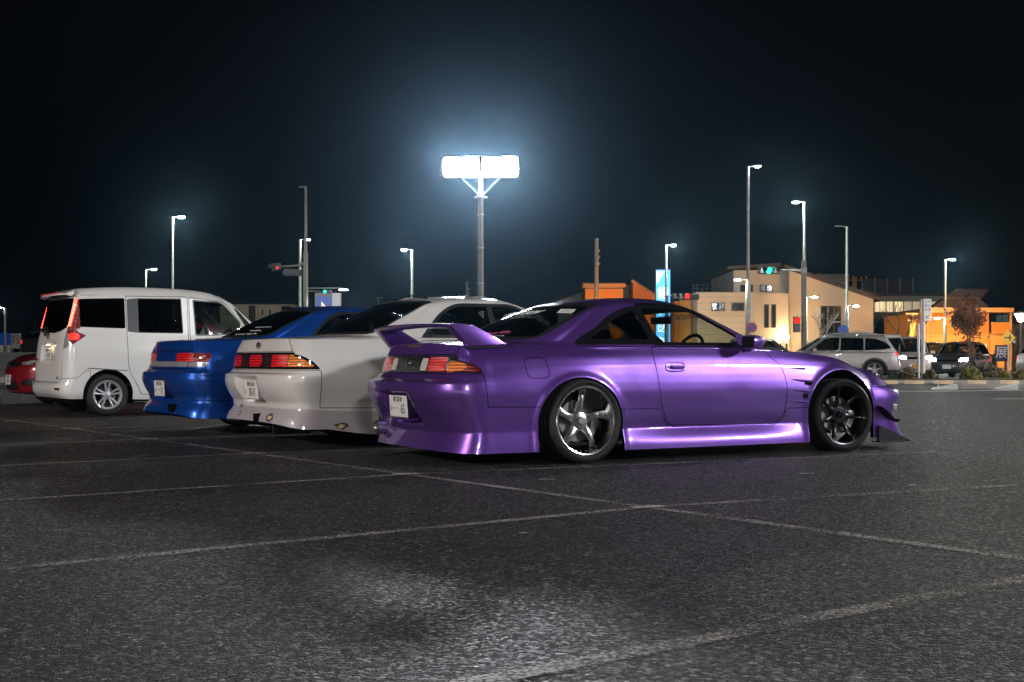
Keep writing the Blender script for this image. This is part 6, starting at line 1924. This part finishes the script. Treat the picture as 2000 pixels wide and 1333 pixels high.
# orange house
t = thing('orange_house', 'two-storey house glowing orange under lamps with a brown tiled roof', 'house', (0, 0, .06))
Yo = 80
x0, x1, x2 = at(1800, Yo), at(1932, Yo), at(1971, Yo)
zm, ze = hz(657, Yo), hz(612, Yo)
block(t, 'lower_wall', x0, x1, Yo, Yo + 8, 0, zm, 'pale_ochre_wall')
block(t, 'upper_wall', x0, x1 - .01, Yo + .02, Yo + 8, zm + .002, ze, 'ochre_wall')
block(t, 'band', x0 - .02, x1 + .02, Yo - .04, Yo + .02, zm - .05, zm + .05, 'timber_trim')
block(t, 'fascia', at(1792, Yo), x2 + .1, Yo - .55, Yo - .40, hz(613, Yo), hz(604, Yo), 'timber_trim')
block(t, 'eave', at(1793, Yo), x2 + .05, Yo - .40, Yo + 8.3, hz(612.5, Yo), hz(606, Yo), 'dark_roof')
def roof_plane(ua, ub, uc, ud, va, vb, Ya, Yb, n):
    """tiled slope: bottom edge ua-ub at row va, top edge uc-ud at row vb; ribs are tile rows."""
    a, b = Vector((at(ua, Ya), Ya, hz(va, Ya))), Vector((at(ub, Ya), Ya, hz(va, Ya)))
    c, d = Vector((at(uc, Yb), Yb, hz(vb, Yb))), Vector((at(ud, Yb), Yb, hz(vb, Yb)))
    dn = Vector((0, 0, -.15))
    r = MB().add([a, b, d, c, a + dn, b + dn, d + dn, c + dn], [(0, 1, 2, 3), (7, 6, 5, 4), (0, 4, 5, 1), (1, 5, 6, 2), (2, 6, 7, 3), (3, 7, 4, 0)]).build('roof_slope', 'roof_tile', t)
    for k in range(n):
        f = (k + .5) / n
        MB().tube([a + (b - a) * f + Vector((0, -.02, .03)), c + (d - c) * f + Vector((0, 0, .03))], .05, 6).build('tile_roll', 'roof_tile', r)
    MB().tube([a + Vector((0, -.05, .0)), b + Vector((0, -.05, .0))], .09, 6).build('gutter', 'timber_trim', r)
roof_plane(1820, 1887, 1843, 1908, 605, 586, Yo + .3, Yo + 3.2, 14)
roof_plane(1842, 1911, 1866, 1931, 586, 568, Yo + 3.3, Yo + 6.2, 14)
MB().prism([(at(1887, Yo), ze + .25), (at(1931, Yo), hz(572, Yo)), (at(1962, Yo), hz(592, Yo)), (at(1968, Yo), ze + .25)], Yo + 3, Yo + 9).build('rear_roof', 'dark_roof', t)
window(t, at(1858, Yo), at(1882, Yo), hz(640, Yo), hz(620, Yo), Yo + .02, frame='timber_trim', bars=1)
window(t, at(1936, Yo) - .6, at(1945, Yo) - .6, hz(688, Yo), hz(675, Yo), Yo, 'curtain_glow', frame='timber_trim')
block(t, 'door', at(1914, Yo), at(1921, Yo), Yo - .05, Yo - .001, .1, hz(673, Yo), 'white_metal')
block(t, 'balcony_back', x1 + .01, x2, Yo + 2, Yo + 7, zm + .01, ze, 'dark_roof')
window(t, at(1945, Yo + 2), at(1968, Yo + 2), hz(632, Yo + 2), hz(618, Yo + 2), Yo + 2, 'balcony_pane', bars=1)
block(t, 'balcony_floor', x1 + .01, x2, Yo - .3, Yo + 1.98, hz(655, Yo), hz(652, Yo), 'timber_trim')
block(t, 'balcony_panel', x1 + .02, x2 - .05, Yo - .34, Yo - .30, hz(652, Yo) + .01, hz(634, Yo), 'ochre_wall')
block(t, 'balcony_rail', x1 + .02, x2, Yo - .38, Yo - .28, hz(634, Yo) + .01, hz(632, Yo), 'timber_trim')
block(t, 'balcony_post', x2 - .08, x2 + .04, Yo - .36, Yo - .22, 0, hz(613.5, Yo), 'timber_trim')
block(t, 'ground_wing', x1 + .02, x2 - .1, Yo - .1, Yo + 7, 0, hz(655.5, Yo), 'pale_ochre_wall')
block(t, 'downpipe', at(1817, Yo), at(1819, Yo), Yo - .12, Yo - .02, 0, ze, 'timber_trim')
t = thing('gate_pillar', 'slim orange-lit pillar between the signs', 'pillar', (at(1781, 77), 77, .06))
MB().box((0, 0, hz(632, 77) / 2), (.42, .4, hz(632, 77))).build('shaft', 'pale_ochre_wall', t, bevel=.03)
MB().box((0, 0, hz(614, 77) / 2 + .0), (.12, .12, hz(614, 77))).box((0, 0, hz(615, 77)), (.75, .1, .1)).box((0, 0, hz(628, 77)), (.6, .1, .08)).build('finial', 'timber_trim', t)
t = thing('dim_house', 'dim grey house at the right edge behind the lantern', 'house', (0, 0, .06))
block(t, 'wall', at(1964, 92), at(2060, 92), 92, 100, 0, hz(636, 92), 'grey_wall')
block(t, 'upper_wall', at(1966, 93), at(2060, 93), 93, 100, hz(635.5, 92), hz(618, 92), 'dark_roof')
MB().prism([(at(1955, 92), hz(617, 92)), (at(1955, 92), hz(613, 92)), (at(2070, 92), hz(611, 92)), (at(2070, 92), hz(617, 92))], 91.4, 101).build('roof', 'dark_roof', t)
window(t, at(1977, 92), at(1983, 92), hz(672, 92), hz(667, 92), 92, 'poster_white_glow')

# orange gabled house behind the coupe
t = thing('gabled_house', 'orange-lit gabled house behind the purple coupe roof', 'house', (0, 0, .06))
Yh = 96
xa, xb = at(1143, Yh), at(1217, Yh)
block(t, 'front_wall', xa, xb, Yh, Yh + 6, 0, hz(566, Yh), 'ochre_wall')
block(t, 'porch_beam', xa - .2, xb + .15, Yh - .5, Yh - .1, hz(564, Yh), hz(556.5, Yh), 'timber_trim')
block(t, 'porch_roof', xa - .3, xb + .2, Yh - .1, Yh + 6.2, hz(565.8, Yh), hz(553, Yh), 'dark_roof')
MB().prism([(at(1086, Yh + 7), 0), (at(1086, Yh + 7), hz(583, Yh)), (at(1139, Yh + 7), hz(563, Yh)), (at(1236, Yh + 7), hz(547, Yh)), (at(1236, Yh + 7), 0)], Yh + 6.3, Yh + 14).build('rear_wall', 'grey_wall', t)
MB().prism([(at(1237, Yh + 3), 0), (at(1237, Yh + 3), hz(548, Yh)), (at(1284, Yh + 3), hz(578, Yh)), (at(1284, Yh + 3), 0)], Yh + 3, Yh + 12).build('side_gable', 'ochre_wall', t)
MB().tube([(at(1233, Yh + 3), Yh + 2.9, hz(545.5, Yh)), (at(1288, Yh + 3), Yh + 2.9, hz(580, Yh))], .14, 6).build('verge', 'timber_trim', t)
for a, b in ((1150, 1168), (1190, 1210)): window(t, at(a, Yh), at(b, Yh), hz(640, Yh), hz(610, Yh), Yh, frame='timber_trim', bars=1)
t = thing('ochre_hall', 'low orange-lit wall seen through the coupe window', 'building', (0, 0, .06))
block(t, 'wall', at(1318, 99), at(1372, 99), 99, 108, 0, hz(590, 99), 'pale_ochre_wall')
block(t, 'rail_band', at(1322, 99), at(1350, 99), 98.9, 98.99, hz(640, 99), hz(628, 99), 'timber_trim')
block(t, 'dark_bay', at(1352, 99), at(1360, 99), 98.95, 98.99, 0, hz(592, 99), 'window_frame_dark')

# pale house behind the van
t = thing('pale_house', 'pale clad house with two small windows behind the minivan', 'house', (0, 0, .06))
Yp = 108
x0, x1 = at(430, Yp), at(570, Yp)
block(t, 'wall', x0, x1, Yp, Yp + 9, 0, hz(598, Yp), 'pale_cladding')
block(t, 'roof', x0 - .2, x1 + .2, Yp - .3, Yp + 9.2, hz(597.9, Yp), hz(596, Yp), 'grey_wall')
block(t, 'dark_wing', at(486, Yp), at(499, Yp), Yp - .05, Yp - .005, 0, hz(599, Yp), 'window_frame_dark')
courses(t, x0, x1, .3, hz(599, Yp), Yp, .42, 'grey_wall')
for a, b in ((511, 514.5), (526, 529.5)): window(t, at(a, Yp), at(b, Yp), hz(617, Yp), hz(606, Yp), Yp, 'window_dark', 'sign_white')
window(t, at(551, Yp), at(568, Yp), hz(607, Yp), hz(601, Yp), Yp)
# left edge
t = thing('blue_hoarding', 'blue hoarding with its own faint glow along the left edge', 'hoarding', (0, 0, .06))
x0, x1 = at(-60, 102), at(21, 102)
block(t, 'panel', x0, x1, 102, 102.2, hz(676, 102), hz(652, 102), 'hoarding_glow')
for k in range(4): MB().box((x0 + (x1 - x0) * (k + .5) / 4, 102.3, hz(652, 102) / 2), (.1, .1, hz(652, 102))).build('post', 'pole_grey', t)
block(t, 'plinth', x0, x1, 101.9, 102.4, 0, hz(676, 102) - .01, 'concrete')
t = thing('verge_wall', 'low kerbed bank across the far left of the lot', 'bank', (0, 0, 0))
MB().prism([(41, 0), (41, .20), (46, 1.02), (47, 1.08), (112, 1.08), (112, 0)], -80, -15, axis=0).build('bank', 'grass_verge', t)
MB().box((-41, 40.9, .10), (58, .18, .20)).build('kerb', 'kerb_stone', t)

# ================================================================== lot edge on the right
def wheel_stop(label, u, v, Y, w=.60, yaw=0):
    o = MB().prism([(-.09, 0), (-.065, .115), (.065, .115), (.09, 0)], -w / 2, w / 2, axis=0).build('wheel_stop', 'wheel_stop_paint', None, bevel=.012, loc=(at(u, Y), Y, 0), rz=yaw)
    return put(o, None, label, 'wheel stop', 'wheel stops at the lot edge')
for k, (u, tx) in enumerate(((1734, 'wheel stop half hidden by the purple coupe nose'), (1786, 'wheel stop below the navy board, left of the gap'), (1842, 'wheel stop in front of the dark car with lit headlamps'),
                             (1907, 'wheel stop in front of the yellow-green shrub'), (1970, 'rightmost wheel stop below the yellow diamond sign'))):
    wheel_stop(tx, u, 745, 38.6)
t = thing('concrete_kerb', 'pale concrete kerb of the low island at the right edge', 'kerb', (0, 0, 0))
MB().box((14.2, 31.5, .075), (5.2, .22, .15)).build('kerb', 'kerb_stone', t, bevel=.02)
for u in (1844, 1962):
    MB().prism([(-.32, 0), (-.28, .04), (.30, .15), (.32, 0)], -.12, .12).build('kerb_ramp', 'sign_white', t, loc=(at(u, 31.2), 31.2, 0), bevel=.01)
bed = MB().prism([(40.2, 0), (40.2, .14), (40.35, .14), (40.35, .10), (43.9, .14), (43.9, 0)], 5, 60, axis=0).build('planting_bed', 'soil', kind='structure')
MB().box((32.5, 40.1, .05), (55, .14, .10)).build('edging', 'concrete', bed)

def leaf_cloud(name, mat, parent, pts, size, n_per, spread, flat=.6):
    vs, fs = [], []
    for p in pts:
        for _ in range(n_per):
            c = Vector(p) + Vector(rng.normal(0, 1, 3)) * spread
            a = Vector(rng.normal(0, 1, 3)).normalized(); b = a.orthogonal().normalized()
            s = size * (.6 + .8 * rng.random())
            k = len(vs)
            vs += [c - a * s, c + b * s * flat, c + a * s, c - b * s * flat]
            fs.append((k, k + 1, k + 2, k + 3))
    return MB().add(vs, fs), vs, fs
def foliage(name, mat, parent, pts, size, n_per, spread):
    _, vs, fs = leaf_cloud(name, mat, parent, pts, size, n_per, spread)
    me = bpy.data.meshes.new(name); me.from_pydata([tuple(v) for v in vs], [], fs); me.materials.append(MAT[mat])
    return put(bpy.data.objects.new(name, me), parent)
def branches(h, n, lean, r0, seed, depth=3, up=.75):
    rr = random.Random(seed); segs = []; tips = []
    def grow(p, d, l, r, k):
        q = p + d * l
        mid = p + d * l * .5 + Vector((rr.uniform(-1, 1), rr.uniform(-1, 1), 0)) * l * .06
        segs.append(([p, mid, q], [r, r * .85, r * .7])); 
        if k == 0: tips.append(q); return
        for _ in range(n if k > 1 else n + 1):
            nd = (d * up + Vector((rr.uniform(-1, 1), rr.uniform(-1, 1), rr.uniform(0, .7))) * lean).normalized()
            grow(q, nd, l * rr.uniform(.55, .8), r * .6, k - 1)
        tips.append(q)
    grow(Vector((0, 0, 0)), Vector((0, 0, 1)), h * .36, r0, depth)
    return segs, tips
def tree(name, label, u, Y, h, seed, leaf=None, r0=.07, n=3, lean=.55, lsize=.07, lper=30, lspread=.28, group=None, depth=3):
    t = thing(name, label, 'tree', (at(u, Y), Y, .08), 0, group)
    segs, tips = branches(h, n, lean, r0, seed, depth)
    m = MB()
    for p, r in segs: m.tube(p, r, 6, caps=False)
    m.build('trunk', 'bark', t, smooth=True)
    if leaf: foliage('crown', leaf, t, tips, lsize, lper, lspread)
    return t
tree('autumn_tree', 'leafy dark red-brown tree in front of the orange house', 1893, 47, 2.9, 5, 'autumn_leaf', .06, 3, .42, .065, 48, .18)
tree('bare_tree', 'bare young tree in front of the big dark window', 1597, 66, 3.4, 11, None, .045, 3, .5, group='bare trees along the road', depth=4)
tree('bare_tree', 'bare tree beside the navy board by the kei van', 1772, 52, 3.0, 23, None, .055, 3, .5, group='bare trees along the road', depth=4)
tree('bare_tree', 'bare tree at the right edge near the lantern', 1984, 62, 2.6, 31, None, .05, 3, .5, group='bare trees along the road', depth=4)
tree('roadside_tree', 'small dark evergreen beside the apartment block', 1722, 95, 3.6, 41, 'hedge_leaf', .06, 3, .4, .12, 60, .35)
def shrub(label, u, Y, w, h, leaf='shrub_leaf', n=60, per=26, name='shrub', size=.06):
    t = thing(name, label, 'shrub', (at(u, Y), Y, .10), 0, 'shrubs in the planting bed')
    pts = []
    for _ in range(n):
        a = rng.random() * 2 * math.pi; q = math.sqrt(rng.random()); zz = rng.random()
        pts.append((q * math.cos(a) * w / 2 * (1 - .45 * zz), q * math.sin(a) * w / 3, h * zz * (1 - .35 * q)))
    foliage('foliage', leaf, t, pts, size, per, .05)
    m = MB()
    for k in range(6):
        a = k * 1.05
        m.tube([(0, 0, 0), (math.cos(a) * w * .28, math.sin(a) * w * .2, h * .75)], .012, 5)
    m.build('stems', 'bark', t)
shrub('bright yellow-green shrub below the autumn tree', 1897, 41.6, .80, .42)
shrub('thin pale shrub below the white saloon car in traffic', 1774, 41.4, .45, .45, 'dry_leaf', 40, 14)
shrub('dry low shrub right of the pole sign', 1818, 41.4, .5, .34, 'dry_leaf', 40, 14)
shrub('small yellow-green tuft left of the diamond sign', 1960, 43, .4, .25, n=30, per=16)
shrub('yellow-green shrub at the right edge of the bed', 1996, 40.8, .5, .32, n=40)
shrub('long low shrub under the dark hedge', 1930, 44, 1.5, .55, 'dry_leaf', 80, 20)
def hedge(label, u0, u1, v, Y, d=.8):
    x0, x1 = at(u0, Y), at(u1, Y); h = hz(v, Y) - .06
    t = thing('hedge', label, 'hedge', ((x0 + x1) / 2, Y, .06), 0, 'clipped hedges')
    w = x1 - x0
    MB().box((0, d / 2, h * .48), (w * .96, d * .9, h * .94)).build('core', 'hedge_leaf', t)
    pts = [(rng.uniform(-w / 2, w / 2), rng.choice([0, rng.uniform(0, d)]), rng.uniform(.05, h)) for _ in range(int(w * h * 55))]
    foliage('foliage', 'hedge_leaf', t, pts, .06, 12, .05)
hedge('dark clipped hedge right of the autumn tree', 1903, 1945, 690, 54)
hedge('dark hedge under the orange house', 1815, 1870, 688, 66)
hedge('low hedge along the bed behind the silver estate', 1738, 1768, 733, 41.5, .4)

# lantern
Y = 57
t = thing('lantern_post', 'white-glowing lantern on a dark post at the right edge', 'lantern', (at(1994, Y), Y, .06))
MB().tube([(0, 0, 0), (0, 0, hz(632, Y))], .06, 10).build('post', 'pole_brown', t)
z = hz(631, Y)
MB().lathe([(.12, z), (.14, z + .04), (.30, z + .34), (.31, z + .36), (.0, z + .40)], 6).build('lamp_body', 'lantern_glow', t)
MB().lathe([(.36, z + .37), (.38, z + .42), (.0, z + .52)], 6).build('hood', 'lamp_housing_grey', t)

# shop behind the viewer: what the paint and glass mirror
t = thing('shop_building', 'long low shop with lit windows behind the viewer', 'building', (0, -19, 0))
MB().box((-9, -4, 2.4), (32, 8, 4.8)).build('wall', 'pale_cladding', t)
MB().box((-9, .35, 4.3), (32.4, .9, .9)).build('fascia', 'sign_white', t)
for k in range(9):
    x = -23.2 + 3.5 * k
    f = MB().box((x, .06, 2.75), (3.1, .12, .1)).box((x, .06, .45), (3.1, .12, .1)).box((x - 1.5, .06, 1.6), (.1, .12, 2.3)).box((x + 1.5, .06, 1.6), (.1, .12, 2.3)).box((x, .06, 1.6), (.08, .12, 2.3)).build('window', 'white_metal', t)
    MB().box((x, .03, 1.6), (2.9, .02, 2.2)).build('pane', 'shop_glow', f)
# sodium lamps that wash the orange fronts
def wall_flood(label, X, Y, z, aim, glow='sodium_glow'):
    t = thing('garden_floodlight', label, 'floodlight', (X, Y, .06), aim, 'sodium floodlights')
    MB().tube([(0, 0, 0), (0, 0, z)], .04, 8).build('post', 'pole_brown', t)
    h = MB().box((.06, 0, z + .12), (.14, .34, .26)).build('lamp_body', 'lamp_housing_grey', t, bevel=.02)
    MB().box((.135, 0, z + .12), (.01, .30, .22)).build('lamp_face', glow, h)
wall_flood('sodium floodlight beyond the right edge lighting the orange house', at(2060, 68), 68, 6.0, R(125))
wall_flood('sodium floodlight low before the orange house', at(1845, 73), 73, .4, R(72))
wall_flood('sodium floodlight before the gabled house', at(1188, 86), 87, .5, R(88))
wall_flood('sodium floodlight left of the beige building', at(1322, 76), 79, 1.2, R(66), 'sodium_glow_soft')
# ================================================================== traffic
RED_AT = (-5.79, 22.39, 0, 216)
WAGON_AT = (13.15, 44.1, .06, 172)
purple_coupe(); saloon('white'); saloon('blue'); mini_van(); red_hatch(); wagon()
KEI = dict(ro=.38, wb=2.42, fo=.52, w=1.475, belt=.98, roof=1.80, hood=.95, rt=.27, ap=2.30, rt_front=2.0, rake=.12)
HAT = dict(ro=.60, wb=2.55, fo=.85, w=1.69, belt=.95, roof=1.50, hood=.82, rt=.30, ap=2.25, rt_front=1.72, rake=.30)
BOX = dict(ro=.45, wb=2.46, fo=.50, w=1.475, belt=1.0, roof=1.72, hood=.92, rt=.28, ap=2.25, rt_front=1.9, rake=.14)
road_car('kei_van', 'small cream van behind the tail of the silver estate', (at(1769, 50) - .4, 50, .06, 180), 'kei_white_paint', KEI)
road_car('kei_car', 'small pale car with both headlamps lit and a yellow plate', (at(1790, 48.5) + .41, 51.4, .06, 262), 'pink_white_paint', BOX, 'head_glow', plate_mat='plate_yellow')
road_car('dark_hatchback', 'dark hatchback with lit headlamps behind the autumn tree', (19.3, 50.8, .06, 235), 'dark_car_paint', HAT, 'head_glow', True)
road_car('dark_van', 'dark box van behind the pole sign in traffic', (at(1826, 62) + 1.5, 66, .06, 240), 'dark_car_paint', dict(BOX, roof=1.7))
road_car('white_car', 'white car cut off by the right edge', (at(2010, 54) + .3, 54, .06, 10), 'pink_white_paint', HAT, tail=True)
road_car('parked_off_roader', 'dark boxy car beyond the mirror of the purple coupe', (at(1490, 55) - 1.2, 55.5, .06, 352), 'dark_car_paint', dict(HAT, roof=1.70, belt=1.05))
road_car('far_car', 'far car with a bright red tail lamp at the left edge', (at(58, 72), 73, 1.08, 70), 'dark_car_paint', HAT, tail=True)

# ================================================================== haze added to stand in for lens bloom around the lamps
hzm, nt, o = new_mat('bloom_haze')
vol = nt.nodes.new('ShaderNodeVolumePrincipled')
vol.inputs['Color'].default_value = (.42, .70, 1.0, 1)
vol.inputs['Density'].default_value = .00030
vol.inputs['Anisotropy'].default_value = .92
hzm.cycles.homogeneous_volume = True
hzm.cycles.volume_sampling = 'EQUIANGULAR'
nt.links.new(vol.outputs[0], o.inputs['Volume'])
MB().box((0, 187.5, 5.6), (530, 469, 13.4)).build('haze', hzm, kind='stuff')
